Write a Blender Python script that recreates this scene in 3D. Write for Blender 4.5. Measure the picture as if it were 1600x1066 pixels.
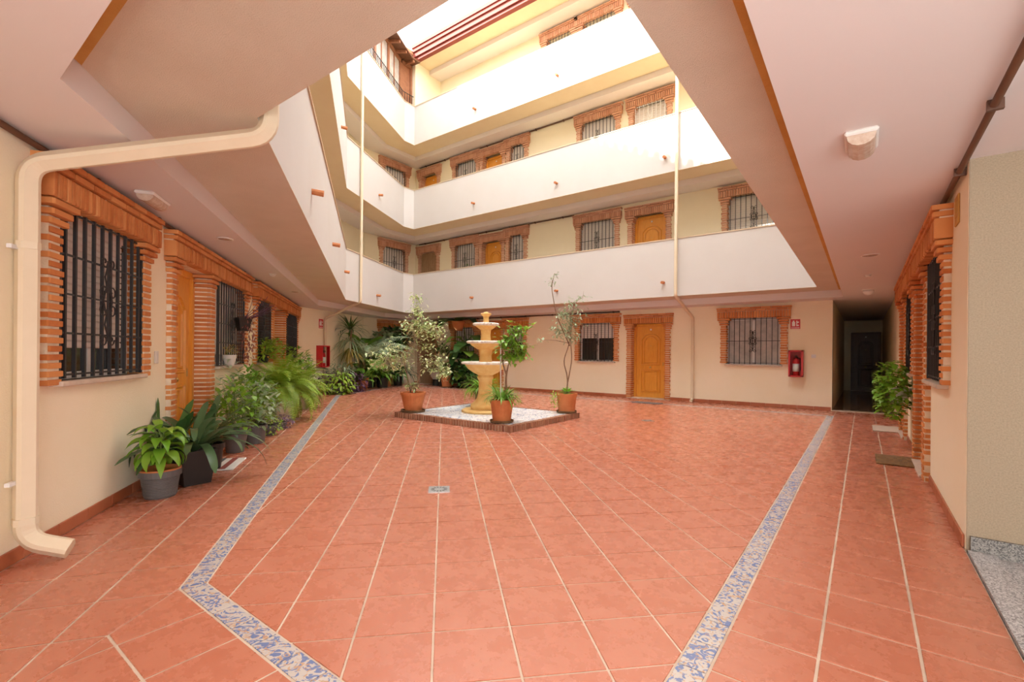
import bpy, bmesh, math, random
from mathutils import Vector, Matrix
for _o in list(bpy.data.objects): bpy.data.objects.remove(_o)
R=random.Random(7); PI=math.pi
scene=bpy.context.scene; COL=scene.collection

# ------------------------------------------------------------------ camera, sky, sun, exposure
F=735.0; CH=1.25; AZ=math.radians(36.75)          # focal length in px of a 1600 px frame, eye height, heading
cam=bpy.data.cameras.new('camera'); cam.sensor_width=36; cam.lens=F/1600*36; cam.clip_start=.02; cam.shift_y=19/1600
camo=bpy.data.objects.new('camera',cam); COL.objects.link(camo)
camo.matrix_world=Matrix.Translation((0,0,CH))@Matrix.Rotation(AZ,4,'Z')@Matrix.Rotation(PI/2,4,'X')@Matrix.Rotation(math.radians(.5),4,'Z')
scene.camera=camo
w=bpy.data.worlds.new('sky'); scene.world=w; w.use_nodes=True
w.node_tree.nodes['Background'].inputs[0].default_value=(.96,.965,.97,1)
w.node_tree.nodes['Background'].inputs[1].default_value=3.0
sun=bpy.data.lights.new('sun','SUN'); sun.energy=6; sun.angle=.009; sun.color=(1,.95,.87)
suno=bpy.data.objects.new('sun',sun); COL.objects.link(suno)
suno.rotation_euler=Vector((.589,1,-.924)).to_track_quat('-Z','Y').to_euler()
scene.view_settings.view_transform='Standard'; scene.view_settings.look='None'
scene.view_settings.gamma=1; scene.view_settings.use_curve_mapping=False
scene.view_settings.exposure=1.55
scene.cycles.diffuse_bounces=8; scene.cycles.max_bounces=14

# ------------------------------------------------------------------ photo pixel -> place (direction only; the plane gives the distance)
fw=Vector((-math.sin(AZ),math.cos(AZ),0)); rt=Vector((math.cos(AZ),math.sin(AZ),0))
def yh(u): return 552+.0202*(u-800)
def ray(u,v): d=fw+rt*((u-800)/F); d.z=(yh(u)-v)/F; return d
def hz(u,v,z=0): d=ray(u,v); return d*((z-CH)/d.z)+Vector((0,0,CH))
def pl(u,v,n,c): d=ray(u,v); return d*(c/(d.x*n[0]+d.y*n[1]))+Vector((0,0,CH))
def proj(p):
    d=fw.x*p[0]+fw.y*p[1]; r=rt.x*p[0]+rt.y*p[1]; d=max(d,.05); u=800+F*r/d
    return u,yh(u)-F*(p[2]-CH)/d

# ------------------------------------------------------------------ the plan
nl=Vector((.596,.803,0)); dl=Vector((-.803,.596,0))              # left side: normal, direction
_a=math.radians(27.05); da=Vector((-math.sin(_a),math.cos(_a),0)); na=Vector((da.y,-da.x,0))
CL,CA,XC,YB,XR,YN=-1.99,-8.2,-14.55,12.9,.54,-1.6
def isect(n1,c1,n2,c2):
    D=n1[0]*n2[1]-n1[1]*n2[0]; return Vector(((c1*n2[1]-c2*n1[1])/D,(n1[0]*c2-n2[0]*c1)/D,0))
EX=(1,0,0); EY=(0,1,0)
def ringpoly(r,b,c,a,l,n):   # right X, back Y, chamfer X, oblique c, left c, near Y
    return [Vector((r,n,0)),Vector((r,b,0)),Vector((c,b,0)),isect(na,a,EX,c),isect(na,a,nl,l),isect(nl,l,EY,n)]
WALL=ringpoly(XR,YB,XC,CA,CL,YN)
OPEN=ringpoly(-.78,11.6,-13.2,-6.69,-.683,1.37)
PIN=ringpoly(-.64,11.74,-13.34,-6.83,-.823,1.23)                 # inner face of the parapets
BOXE=ringpoly(-.352,12.32,-13.95,-7.45,-1.41,.493)               # edge of the lowered ceiling
STO=3.07
class Frame:
    def __init__(s,o,x): s.o=Vector(o); s.x=Vector(x); s.y=Vector((-x[1],x[0],0)); s.rot=math.atan2(x[1],x[0])
    def p(s,a,n=0,z=0): q=s.o+s.x*a+s.y*n; q.z=z; return q
    def mat(s,a,z=0): return Matrix.Translation(s.p(a,0,z))@Matrix.Rotation(s.rot,4,'Z')
FL=Frame(nl*CL,dl); FA=Frame(na*CA,da); FC=Frame((XC,0,0),(0,1,0)); FB=Frame((0,YB,0),(1,0,0)); FR=Frame((XR,0,0),(0,-1,0))

# ------------------------------------------------------------------ materials
def newmat(name):
    m=bpy.data.materials.new(name); m.use_nodes=True; nt=m.node_tree; return m,nt,nt.nodes['Principled BSDF']
def N(nt,t,**k):
    n=nt.nodes.new('ShaderNode'+t)
    for a,b in k.items(): setattr(n,a,b)
    return n
def mix(nt,fac,a,b,mode='MIX'):
    n=N(nt,'Mix',data_type='RGBA',blend_type=mode)
    for s,v in ((0,fac),(6,a),(7,b)):
        if isinstance(v,bpy.types.NodeSocket): nt.links.new(v,n.inputs[s])
        else: n.inputs[s].default_value=v if s==0 else (*v,1)[:4]
    return n.outputs[2]
def mp(nt,v,a,b,c,d):
    n=N(nt,'MapRange'); nt.links.new(v,n.inputs[0])
    for i,x in enumerate((a,b,c,d)): n.inputs[i+1].default_value=x
    return n.outputs[0]
def noise(nt,scale,detail=4,rough=.6,co=None,dist=0):
    n=N(nt,'TexNoise'); n.inputs['Scale'].default_value=scale; n.inputs['Detail'].default_value=detail; n.inputs['Roughness'].default_value=rough; n.inputs['Distortion'].default_value=dist
    if co is not None: nt.links.new(co,n.inputs['Vector'])
    return n.outputs['Fac']
def geo_pos(nt): return N(nt,'NewGeometry').outputs['Position']
def bump(nt,b,h,st,dist=.01):
    n=N(nt,'Bump'); n.inputs['Strength'].default_value=st; n.inputs['Distance'].default_value=dist
    nt.links.new(h,n.inputs['Height']); nt.links.new(n.outputs[0],b.inputs['Normal'])
def rnd(nt):
    a=N(nt,'ObjectInfo').outputs['Random']; g=N(nt,'NewGeometry').outputs['Random Per Island']
    m=N(nt,'Math',operation='ADD'); nt.links.new(a,m.inputs[0]); nt.links.new(g,m.inputs[1])
    f=N(nt,'Math',operation='FRACT'); nt.links.new(m.outputs[0],f.inputs[0]); return f.outputs[0]
def surf(name,c,rough=.6,c2=None,sc=3,bsc=0,bst=.2,spec=.5,metal=0,var=None,bd=.01):
    """plain surface: two tones by noise, optional fine relief, optional piece-to-piece variation"""
    m,nt,b=newmat(name); b.inputs['Roughness'].default_value=rough; b.inputs['Metallic'].default_value=metal
    b.inputs['Specular IOR Level'].default_value=spec
    pos=geo_pos(nt); col=None
    c2=c2 or tuple(x*.93 for x in c)
    col=mix(nt,mp(nt,noise(nt,sc,4,.6,pos),.35,.65,0,1),c,c2)
    if var:
        r=rnd(nt); col=mix(nt,mp(nt,r,0,1,0,1),col,var) if isinstance(var,tuple) else mix(nt,1.0,col,(1,1,1),'MULTIPLY')
    nt.links.new(col,b.inputs['Base Color'])
    if bsc: bump(nt,b,noise(nt,bsc,5,.65,pos),bst,bd)
    return m
M={}
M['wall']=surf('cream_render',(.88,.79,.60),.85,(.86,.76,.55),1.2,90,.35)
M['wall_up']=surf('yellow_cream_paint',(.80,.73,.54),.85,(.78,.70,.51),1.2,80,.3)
M['white']=surf('white_render',(.60,.57,.535),.85,(.585,.55,.51),.9,120,.3)
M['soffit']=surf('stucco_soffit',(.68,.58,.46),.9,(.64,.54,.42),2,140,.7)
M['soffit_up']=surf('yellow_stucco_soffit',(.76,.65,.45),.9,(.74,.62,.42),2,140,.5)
M['ceil']=surf('ceiling_paint',(.72,.665,.64),.7,(.70,.645,.62),.6,12,.05)
M['band']=surf('ochre_band',(.56,.31,.08),.9,(.5,.26,.06),4,60,.4)
M['coping']=surf('coping_tile',(.62,.50,.34),.7,(.62,.48,.32),5)
M['brick']=surf('rustic_brick',(.56,.185,.045),.85,(.45,.13,.032),14,60,.3,var=(.66,.28,.09),bd=.004)
M['brick_pink']=surf('brown_brick',(.52,.25,.15),.85,(.46,.21,.12),10,50,.3,var=(.60,.33,.21),bd=.004)
M['mortar']=surf('mortar',(.80,.69,.53),.95,(.70,.58,.43),12,80,.6)
M['grout']=surf('grout',(.62,.49,.37),.9,(.46,.34,.25),2.5,60,.3)
M['iron']=surf('black_iron',(.018,.017,.018),.45,None,5)
M['irongrey']=surf('dark_iron',(.05,.045,.045),.5,None,5)
M['alu']=surf('white_frame',(.75,.74,.72),.4,None,3)
M['sill']=surf('sill_stone',(.62,.52,.42),.6,(.52,.42,.33),10)
M['skirt']=surf('skirting_tile',(.40,.115,.045),.4,(.34,.09,.035),5,30,.15,var=(.45,.15,.07))
M['pot']=surf('terracotta',(.55,.19,.06),.7,(.47,.15,.05),6,40,.25)
M['potnew']=surf('terracotta_pale',(.62,.22,.075),.75,(.52,.17,.055),6,40,.25)
M['potgrey']=surf('grey_plastic',(.10,.095,.095),.55,(.12,.11,.105),4)
M['potblack']=surf('black_plastic',(.018,.017,.016),.45,None,4)
M['potwhite']=surf('white_plastic',(.70,.66,.60),.5,None,4)
M['soil']=surf('soil',(.06,.035,.02),.95,(.03,.018,.01),40,60,1)
M['saucer']=surf('old_saucer',(.20,.11,.045),.85,(.13,.075,.035),12,40,.4)
M['stem']=surf('woody_stem',(.30,.19,.11),.85,(.2,.12,.07),20,50,.5)
M['stemgreen']=surf('green_stem',(.16,.24,.06),.6,None,8)
M['pipe']=surf('cream_downpipe',(.74,.63,.46),.45,(.70,.59,.42),3)
M['brownpipe']=surf('brown_conduit',(.115,.045,.02),.45,(.09,.035,.016),5)
M['spout']=surf('clay_spout',(.58,.22,.08),.8,(.45,.16,.06),10)
M['red']=surf('red_paint',(.55,.012,.018),.35,None,5)
M['signwhite']=surf('sign_white',(.85,.82,.80),.5,None,5)
M['fascia']=surf('red_brown_fascia',(.25,.05,.036),.7,(.22,.043,.03),3)
M['rooftile']=surf('roof_tile',(.42,.16,.07),.9,(.33,.11,.05),6,30,.4,var=(.5,.24,.13))
M['wood']=surf('dark_wood',(.16,.065,.03),.6,(.11,.045,.02),8)
M['woodmid']=surf('brown_wood',(.32,.14,.07),.55,(.25,.1,.05),8)
M['steel']=surf('steel',(.55,.55,.55),.35,None,5,metal=.8)
M['brass']=surf('brass',(.6,.42,.16),.3,None,5,metal=.9)
M['lampwhite']=surf('lamp_plastic',(.78,.75,.70),.4,None,5)
M['lens']=surf('lamp_lens',(.50,.36,.27),.25,(.6,.48,.38),30)
M['stonefount']=surf('yellow_cast_stone',(.86,.60,.24),.8,(.78,.48,.16),7,70,.5)
M['stonerim']=surf('limed_stone',(.86,.80,.72),.85,(.78,.70,.60),9,70,.5)
M['yellow']=surf('yellow_plastic',(.85,.55,.02),.5)
M['teal']=surf('teal_plastic',(.10,.42,.40),.5)
M['doormat']=surf('coir_mat',(.30,.17,.06),.98,(.14,.07,.025),28,120,1)
def tilemat():
    m,nt,b=newmat('terracotta_tile'); pos=geo_pos(nt); r=rnd(nt)
    big=noise(nt,.7,3,.5,pos); fine=noise(nt,7,6,.7,pos,.2)
    c=mix(nt,mp(nt,fine,.2,.8,0,1),(.41,.125,.066),(.51,.205,.125)); c=mix(nt,mp(nt,r,0,1,0,.55),c,(.47,.17,.10))
    c=mix(nt,mp(nt,big,.35,.65,0,.35),c,(.39,.11,.056)); nt.links.new(c,b.inputs['Base Color'])
    nt.links.new(mp(nt,fine,.2,.8,.22,.33),b.inputs['Roughness']); b.inputs['Specular IOR Level'].default_value=.5
    bump(nt,b,noise(nt,14,4,.6,pos),.12,.01); return m
M['tile']=tilemat()
def azulejo(name,ground,ink,warm,sc,th=.5):
    m,nt,b=newmat(name); tc=N(nt,'TexCoord').outputs['Object']; r=rnd(nt)
    v=N(nt,'VectorMath',operation='ADD'); nt.links.new(tc,v.inputs[0]); nt.links.new(r,v.inputs[1])
    n1=noise(nt,sc,2,.5,v.outputs[0],2.5); n2=noise(nt,sc*1.7,1,.5,v.outputs[0],1.5)
    c=mix(nt,mp(nt,n1,th,th+.05,0,1),ground,ink); c=mix(nt,mp(nt,n2,.60,.64,0,.8),c,warm)
    nt.links.new(c,b.inputs['Base Color']); b.inputs['Roughness'].default_value=.25; return m
M['azul']=azulejo('blue_painted_tile',(.47,.41,.36),(.13,.17,.31),(.46,.26,.13),18)
M['azul2']=azulejo('blue_white_tile',(.80,.79,.78),(.15,.20,.36),(.50,.52,.58),8,.56)
def granite(name,a,bc,rough):
    m,nt,b=newmat(name); pos=geo_pos(nt); v=N(nt,'TexVoronoi'); v.inputs['Scale'].default_value=160; nt.links.new(pos,v.inputs['Vector'])
    s=N(nt,'SeparateColor'); nt.links.new(v.outputs['Color'],s.inputs[0]); c=mix(nt,mp(nt,s.outputs[0],.2,.9,0,1),a,bc)
    nt.links.new(c,b.inputs['Base Color']); b.inputs['Roughness'].default_value=rough; return m
M['granite']=granite('grey_granite',(.58,.56,.55),(.16,.15,.15),.35)
M['granite2']=granite('dark_granite_skirting',(.28,.26,.23),(.07,.065,.06),.5)
M['marble']=surf('polished_marble',(.35,.31,.26),.08,(.25,.22,.18),5)
def stucco():
    m,nt,b=newmat('grey_stucco'); pos=geo_pos(nt)
    c=mix(nt,mp(nt,noise(nt,110,4,.7,pos),.35,.65,0,1),(.38,.30,.205),(.29,.225,.15)); nt.links.new(c,b.inputs['Base Color']); b.inputs['Roughness'].default_value=.95
    bump(nt,b,noise(nt,140,4,.7,pos,.5),.5,.002); return m
M['stucco']=stucco()
def wood(name,a,c2,rough=.35,axis=2):
    m,nt,b=newmat(name); tc=N(nt,'TexCoord').outputs['Object']; mpn=N(nt,'Mapping'); nt.links.new(tc,mpn.inputs[0])
    mpn.inputs['Scale'].default_value=(14,14,1.2)
    n=noise(nt,3,6,.65,mpn.outputs[0],1.2); c=mix(nt,mp(nt,n,.35,.65,0,1),a,c2); nt.links.new(c,b.inputs['Base Color']); b.inputs['Roughness'].default_value=rough
    bump(nt,b,n,.08,.005); return m
M['doorwood']=wood('honey_oak',(.80,.37,.05),(.68,.28,.035))
M['darkdoor']=wood('dark_walnut',(.17,.11,.08),(.12,.08,.06),.4)
M['reed']=wood('reed_curtain',(.42,.26,.14),(.26,.15,.08),.8)
def leafmat(name,a,c2,rough=.45,variegate=None,transl=.25):
    m,nt,b=newmat(name); r=rnd(nt); pos=geo_pos(nt)
    c=mix(nt,r,a,c2)
    if variegate:
        c=mix(nt,mp(nt,noise(nt,28,3,.6,pos),.47,.53,0,1),c,variegate)
    nt.links.new(c,b.inputs['Base Color']); b.inputs['Roughness'].default_value=rough
    t=N(nt,'BsdfTranslucent'); nt.links.new(c,t.inputs['Color']); s=N(nt,'MixShader'); s.inputs[0].default_value=transl
    nt.links.new(b.outputs[0],s.inputs[1]); nt.links.new(t.outputs[0],s.inputs[2])
    nt.links.new(s.outputs[0],nt.nodes['Material Output'].inputs['Surface']); return m
M['leaf']=leafmat('green_leaf',(.14,.34,.035),(.26,.48,.07))
M['leafdark']=leafmat('dark_leaf',(.035,.11,.025),(.08,.20,.045),.3,None,.12)
M['leafblue']=leafmat('dusty_strap_leaf',(.04,.095,.03),(.10,.18,.075),.35,None,.12)
M['leaflime']=leafmat('lime_leaf',(.26,.44,.04),(.40,.55,.07))
M['leafbright']=leafmat('bright_leaf',(.15,.36,.02),(.28,.48,.05),.4)
M['leafvar']=leafmat('variegated_leaf',(.22,.38,.09),(.36,.50,.16),.45,(.82,.82,.52))
M['leafpurple']=leafmat('purple_leaf',(.10,.035,.085),(.20,.10,.17))
M['leafred']=leafmat('red_brown_leaf',(.22,.06,.05),(.34,.15,.12))
M['leafdry']=leafmat('straw_leaf',(.52,.40,.12),(.38,.30,.08))
M['leafsage']=leafmat('sage_leaf',(.30,.43,.24),(.46,.55,.36))
M['flower']=leafmat('orange_flower',(.75,.20,.02),(.8,.38,.05))
M['glass']=surf('dark_glass',(.03,.03,.03),.06,None,2,spec=.7)
M['glasslight']=surf('curtained_glass',(.56,.52,.48),.15,(.40,.38,.36),5)
M['shutter']=surf('roller_shutter',(.72,.68,.63),.5,(.68,.63,.58),2)
def clear():
    m,nt,b=newmat('clear_glass'); b.inputs['Base Color'].default_value=(.9,.93,.92,1); b.inputs['Roughness'].default_value=.02
    b.inputs['Transmission Weight'].default_value=1; b.inputs['IOR'].default_value=1.02; return m
M['clear']=clear()

# ------------------------------------------------------------------ mesh helpers
def T(o,label=None,cat=None,group=None,kind=None):
    for k,v in (('label',label),('category',cat),('group',group),('kind',kind)):
        if v: o[k]=v
    return o
def link(name,data,parent=None,mat=None):
    o=bpy.data.objects.new(name,data); COL.objects.link(o)
    if parent is not None: o.parent=parent
    if mat is not None: o.matrix_local=mat
    return o
def empty(name,mat,label=None,cat=None,group=None,kind=None):
    o=link(name,None,None,mat); o.empty_display_size=.1; return T(o,label,cat,group,kind)
class MB:
    def __init__(s): s.v=[]; s.f=[]
    def add(s,vs,fs):
        n=len(s.v); s.v+=[Vector(v) for v in vs]; s.f+=[[i+n for i in f] for f in fs]; return s
    def box(s,x0,x1,y0,y1,z0,z1,M=None):
        vs=[Vector((x,y,z)) for z in (z0,z1) for x,y in ((x0,y0),(x1,y0),(x1,y1),(x0,y1))]
        if M is not None: vs=[M@v for v in vs]
        return s.add(vs,[(3,2,1,0),(4,5,6,7),(0,1,5,4),(1,2,6,5),(2,3,7,6),(3,0,4,7)])
    def prism(s,poly,z0,z1,M=None):
        n=len(poly); vs=[Vector((p[0],p[1],z0)) for p in poly]+[Vector((p[0],p[1],z1)) for p in poly]
        if M is not None: vs=[M@v for v in vs]
        return s.add(vs,[list(range(n))[::-1],list(range(n,2*n))]+[(i,(i+1)%n,n+(i+1)%n,n+i) for i in range(n)])
    def hexa(s,b,t):     # bottom and top quads
        return s.add(list(b)+list(t),[(3,2,1,0),(4,5,6,7),(0,1,5,4),(1,2,6,5),(2,3,7,6),(3,0,4,7)])
    def sweep(s,pts,prof,up=(0,0,1),cap=True):
        pts=[Vector(p) for p in pts]; n=len(prof(0)) if callable(prof) else len(prof); up=Vector(up); vs=[]; L=len(pts)
        t0=(pts[1]-pts[0]).normalized(); a=t0.cross(up)
        if a.length<.05: a=t0.cross(Vector((1,0,0)))
        a.normalize()
        for i,p in enumerate(pts):
            t=((pts[min(i+1,L-1)]-p).normalized()+(p-pts[max(i-1,0)]).normalized()).normalized() if 0<i<L-1 else (pts[1]-pts[0] if i==0 else pts[-1]-pts[-2]).normalized()
            a=(a-t*a.dot(t)).normalized(); b=t.cross(a)
            for q in prof(i/(L-1)) if callable(prof) else prof: vs.append(p+a*q[0]+b*q[1])
        fs=[(i*n+j,i*n+(j+1)%n,(i+1)*n+(j+1)%n,(i+1)*n+j) for i in range(L-1) for j in range(n)]
        if cap: fs+=[list(range(n))[::-1],list(range((L-1)*n,L*n))]
        return s.add(vs,fs)
    def tube(s,pts,r,n=6,r2=None,**k):
        r2=r if r2 is None else r2
        return s.sweep(pts,lambda t:[((r+(r2-r)*t)*math.cos(2*PI*j/n),(r+(r2-r)*t)*math.sin(2*PI*j/n)) for j in range(n)],**k)
    def lathe(s,prof,n=24,scal=None,o=(0,0,0)):
        o=Vector(o); vs=[]
        for i,(r,z) in enumerate(prof):
            for j in range(n):
                a=2*PI*j/n; k=1
                if scal and scal[i]: k=1+scal[i]*abs(math.sin(a*11))-scal[i]*.5
                vs.append(o+Vector((r*k*math.cos(a),r*k*math.sin(a),z)))
        m=len(prof); fs=[(i*n+j,i*n+(j+1)%n,(i+1)*n+(j+1)%n,(i+1)*n+j) for i in range(m-1) for j in range(n)]
        if prof[0][0]>1e-4: fs.append(list(range(n))[::-1])
        if prof[-1][0]>1e-4: fs.append(list(range((m-1)*n,m*n)))
        return s.add(vs,fs)
    def strip(s,centers,sides,widths,fold=0.0,nrm=None):
        """leaf: centre line, side vectors, half widths; V fold lifts the edges"""
        n=len(centers); vs=[]
        for i in range(n):
            c=centers[i]; e=sides[i]*widths[i]; u=(nrm[i] if nrm else Vector((0,0,1)))*(widths[i]*fold)
            vs+=[c-e+u,c,c+e+u]
        fs=[]
        for i in range(n-1):
            k=3*i; fs+=[(k,k+1,k+4,k+3),(k+1,k+2,k+5,k+4)]
        return s.add(vs,fs)
    def mesh(s,name,mat,smooth=False,bevel=0):
        me=bpy.data.meshes.new(name); me.from_pydata([tuple(v) for v in s.v],[],s.f); me.materials.append(mat if not isinstance(mat,str) else M[mat])
        bm=bmesh.new(); bm.from_mesh(me)
        if bevel: bmesh.ops.bevel(bm,geom=bm.edges[:],offset=bevel,segments=1,affect='EDGES')
        bm.normal_update(); bm.to_mesh(me); bm.free()
        if smooth:
            for p in me.polygons: p.use_smooth=True
        return me
    def build(s,name,mat,parent=None,m=None,smooth=False,bevel=0,**tags):
        o=link(name,s.mesh(name,mat,smooth,bevel),parent,m); return T(o,**tags)
def struct(name,mb,mat,label,cat='structure',parent=None,**k): return mb.build(name,mat,parent,label=label,cat=cat,kind='structure',**k)
def fillet(pts,r,n=5):
    pts=[Vector(p) for p in pts]; out=[pts[0]]
    for i in range(1,len(pts)-1):
        a=(pts[i-1]-pts[i]); b=(pts[i+1]-pts[i]); q=min(r,a.length*.45,b.length*.45); A=pts[i]+a.normalized()*q; B=pts[i]+b.normalized()*q
        for k in range(n+1):
            t=k/n; out.append(A*(1-t)**2+pts[i]*2*t*(1-t)+B*t*t)
    return out+[pts[-1]]
def rrect(w,h,c): return [(x,y) for x,y in ((-w+c,-h),(w-c,-h),(w,-h+c),(w,h-c),(w-c,h),(-w+c,h),(-w,h-c),(-w,-h+c))]
def ring(A,B,z0,z1,sides=range(6)):
    mb=MB()
    for i in sides:
        j=(i+1)%6; q=[A[i],A[j],B[j],B[i]]
        mb.hexa([Vector((p.x,p.y,z0)) for p in q],[Vector((p.x,p.y,z1)) for p in q])
    return mb
SIDES=['right','back','chamfer','oblique','left','near']

# ------------------------------------------------------------------ big structure
def wall(name,fr,s0,s1,z0,z1,holes,mat,label,th=.3):
    mb=MB(); xs=sorted({s0,s1}|{x for h in holes for x in h[:2] if s0<x<s1})
    for a,b in zip(xs,xs[1:]):
        zs=[z0]
        for h in sorted(holes,key=lambda h:h[2]):
            if h[0]<=a+1e-6 and h[1]>=b-1e-6: zs+=[max(z0,h[2]),h[3]]
        zs.append(z1)
        for c,d in zip(zs[::2],zs[1::2]):
            if d-c>1e-4: mb.box(a,b,0,th,c,d)
    o=struct(name,mb,mat,label,'wall',m=Matrix.Translation(fr.o)@Matrix.Rotation(fr.rot,4,'Z'))
    return o

# ------------------------------------------------------------------ openings: brick surround, window or door, grille
_bm=MB(); _bm.box(-.5,.5,-.5,.5,-.5,.5); _bme=_bm.mesh('brick','brick'); 
_b=bmesh.new(); _b.from_mesh(_bme); bmesh.ops.bevel(_b,geom=_b.edges[:],offset=.05,segments=1,affect='EDGES'); _b.to_mesh(_bme); _b.free()
def brick(parent,x0,x1,y0,y1,z0,z1,tilt=.006):
    m=Matrix.Translation(((x0+x1)/2,(y0+y1)/2,(z0+z1)/2))@Matrix.Rotation(R.uniform(-tilt,tilt),4,'Y')@Matrix.Diagonal((x1-x0,y1-y0,z1-z0,1))
    return link('brick',_bme,parent,m)
def surround(root,w,z0,z1,detail,depth,mat,jl=.14,jr=.14,ll=None,lr=None,ztop=None,p=.055):
    """jamb bricks laid flat, three corbelled courses, soldier lintel and two courses on top"""
    pitch=.054 if detail else .06; bh=pitch*.70; mo=MB(); low=MB(); h=w/2
    def put(*a):
        if detail: brick(root,*a)
        else: low.box(*a)
    for sx,jw in ((-1,jl),(1,jr)):
        if jw<=0: continue
        n=int((z1-z0)/pitch)
        for i in range(n+1):
            z=z1-(i+1)*pitch+pitch*.1
            if z<z0-.03: break
            c=max(0,3-i)*.028; pp=p+max(0,3-i)*.017; l=jw-(.012 if i%2 else 0)+R.uniform(-.004,.004)
            a=h-(c*.9)-(.004 if i%2 else .016); b=h+l+c*.7
            put(*(sorted((sx*a,sx*b))),-pp+R.uniform(-.004,.004),depth,z,z+bh)
        mo.box(*sorted((sx*(h+.012),sx*(h+jw-.012))),-p+.011,depth-.003,z0,z1)
    ll=h+jl+.07 if ll is None else ll; lr=h+jr+.07 if lr is None else lr
    sp=.047 if detail else .06; n=max(3,int((ll+lr)/sp)); sp=(ll+lr)/n; zl=.155; pp=p+.055
    for i in range(n):
        x=-ll+i*sp; put(x+.007,x+sp-.007,-pp+R.uniform(-.003,.003),depth if -h-.01<x<h else .02,z1,z1+zl)
    zc=z1+zl+.012
    for k in range(2):
        bl=.225; x=-ll-(bl*.5 if k else 0); zz=zc+k*.052
        while x<lr:
            a,b=max(x,-ll-.01*(k)),min(x+bl-.012,lr+.01*k)
            if b-a>.02: put(a,b,-pp-.008-.01*k,.02,zz,zz+.040)
            x+=bl
    mo.box(-ll+.01,lr-.01,-pp+.032,.03,z1+.008,zc+.095)
    if -h<h: mo.box(-h+.0,h,.02,depth-.006,z1+.008,z1+zl)
    mo.build('mortar',M['mortar'],root)
    if not detail: low.build('brick_surround',mat,root,kind='stuff')
def scroll(mb,c,r,a0,turns,sgn,y,th=.006):
    pts=[]
    for i in range(13):
        t=i/12; a=a0+sgn*turns*2*PI*t; rr=r*(1-.72*t); pts.append((c[0]+rr*math.cos(a),y,c[1]+rr*math.sin(a)))
    mb.tube(pts,th,4,up=(0,1,0))
def ornament(zc,y,k=1.0):
    mb=MB()
    mb.tube([(0,y,zc-.27*k),(0,y,zc+.27*k)],.008,4)
    for s in (-1,1):
        for e in (-1,1):
            scroll(mb,(s*.045*k,zc+e*.26*k),.042*k,PI/2-e*PI/2+ (0 if s>0 else 0)+PI*(s>0),1.1,s*e,y)
            scroll(mb,(s*.06*k,zc+e*.055*k),.05*k,PI*(s>0),1.1,-s*e,y)
            mb.tube([(0,y,zc+e*.24*k),(s*.035*k,y,zc+e*.16*k),(s*.018*k,y,zc+e*.10*k),(s*.055*k,y,zc+e*.0*k)],.006,4)
    return mb
def grille(root,w,z0,z1,detail,mat,nb=None,y=-.03,orn=True,bar=.013):
    g=MB(); h=w/2; hs=[z0+.03,z1-.02,z0+(z1-z0)*.27,z0+(z1-z0)*.73] if detail else [z0+.03,z1-.03,z0+(z1-z0)*.5]
    for z in hs: g.box(-h,h,y-.004,y+.004,z-.007,z+.007)
    if detail:
        g.box(-h,h,y-.004,y+.004,z0+(z1-z0)*.5-.006,z0+(z1-z0)*.5+.006)
        for s in (-1,1): g.box(s*h-.01,s*h+.01,y-.01,y+.01,z0,z1)
    nb=nb or max(3,round(w/.115)); xs=[-h+w*(i+.5)/nb for i in range(nb)]
    if detail:
        go=g.build('grille',mat,root)
        bm=MB().box(-bar*.6,bar*.6,-bar*.6,bar*.6,z0+.005,z1-.005).mesh('bar',mat)
        for x in xs: link('bar',bm,go,Matrix.Translation((x,y,0)))
        if orn: ornament((z0+z1)/2,y-.012,min(1.15,(z1-z0))).build('ornament',mat,go)
    else:
        for x in xs: g.box(x-bar*.6,x+bar*.6,y-bar*.6,y+bar*.6,z0,z1)
        go=g.build('grille',mat,root)
        if orn: ornament((z0+z1)/2,y-.012,min(1,(z1-z0)*.8)).build('ornament',mat,go)
    return go
def window(fr,s0,s1,base,z0,z1,num,label,detail=False,glass='glass',fill='shutter',sh=.8,mat='brick',surr=True,iron='iron',**k):
    w=s1-s0; h=w/2; root=empty('window_%d'%num,fr.mat((s0+s1)/2,base),label,'window',None,'structure')
    if surr: surround(root,w,z0,z1,detail,.10,mat,**k)
    MB().box(-h-.03,h+.03,-.075,.12,z0-.035,z0).build('sill',M['sill'],root,bevel=.006)
    f=MB(); y0,y1=(.07,.11) if detail else (.10,.14); e=y0-.13
    for a,b,c,d in ((-h,-h+.05,z0,z1),(h-.05,h,z0,z1),(-h,h,z0,z0+.05),(-h,h,z1-.05,z1),(-.03,.03,z0,z1)): f.box(a,b,y0,y1,c,d)
    fo=f.build('window_frame',M['alu'],root)
    for sx in (-1,1): MB().box(*sorted((sx*.03,sx*(h-.05))),.145+e,.155+e,z0+.05,z1-.05).build('pane',M[glass],fo)
    if fill=='shutter':
        zb=z0+.05+(1-sh)*(z1-z0-.1); x1=h*.70 if detail and num==1 else h-.06
        if detail:
            so=MB().box(-h+.05,x1,.118+e,.124+e,zb,z1-.05).build('shutter',M['shutter'],root)
            sl=MB().box(-h+.05,x1,.104+e,.119+e,.003,.047).mesh('slat',M['shutter'],bevel=.006)
            z=zb
            while z<z1-.09: link('slat',sl,so,Matrix.Translation((0,0,z))); z+=.05
        else:
            so=MB(); z=zb
            while z<z1-.05: so.box(-h+.05,x1,.108+e,.122+e,z,z+.055); z+=.06
            so.build('shutter',M['shutter'],root)
    grille(root,w-.02,z0+.01,z1-.005,detail,M[iron],bar=.016 if num==1 else .0125)
    return root
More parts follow.
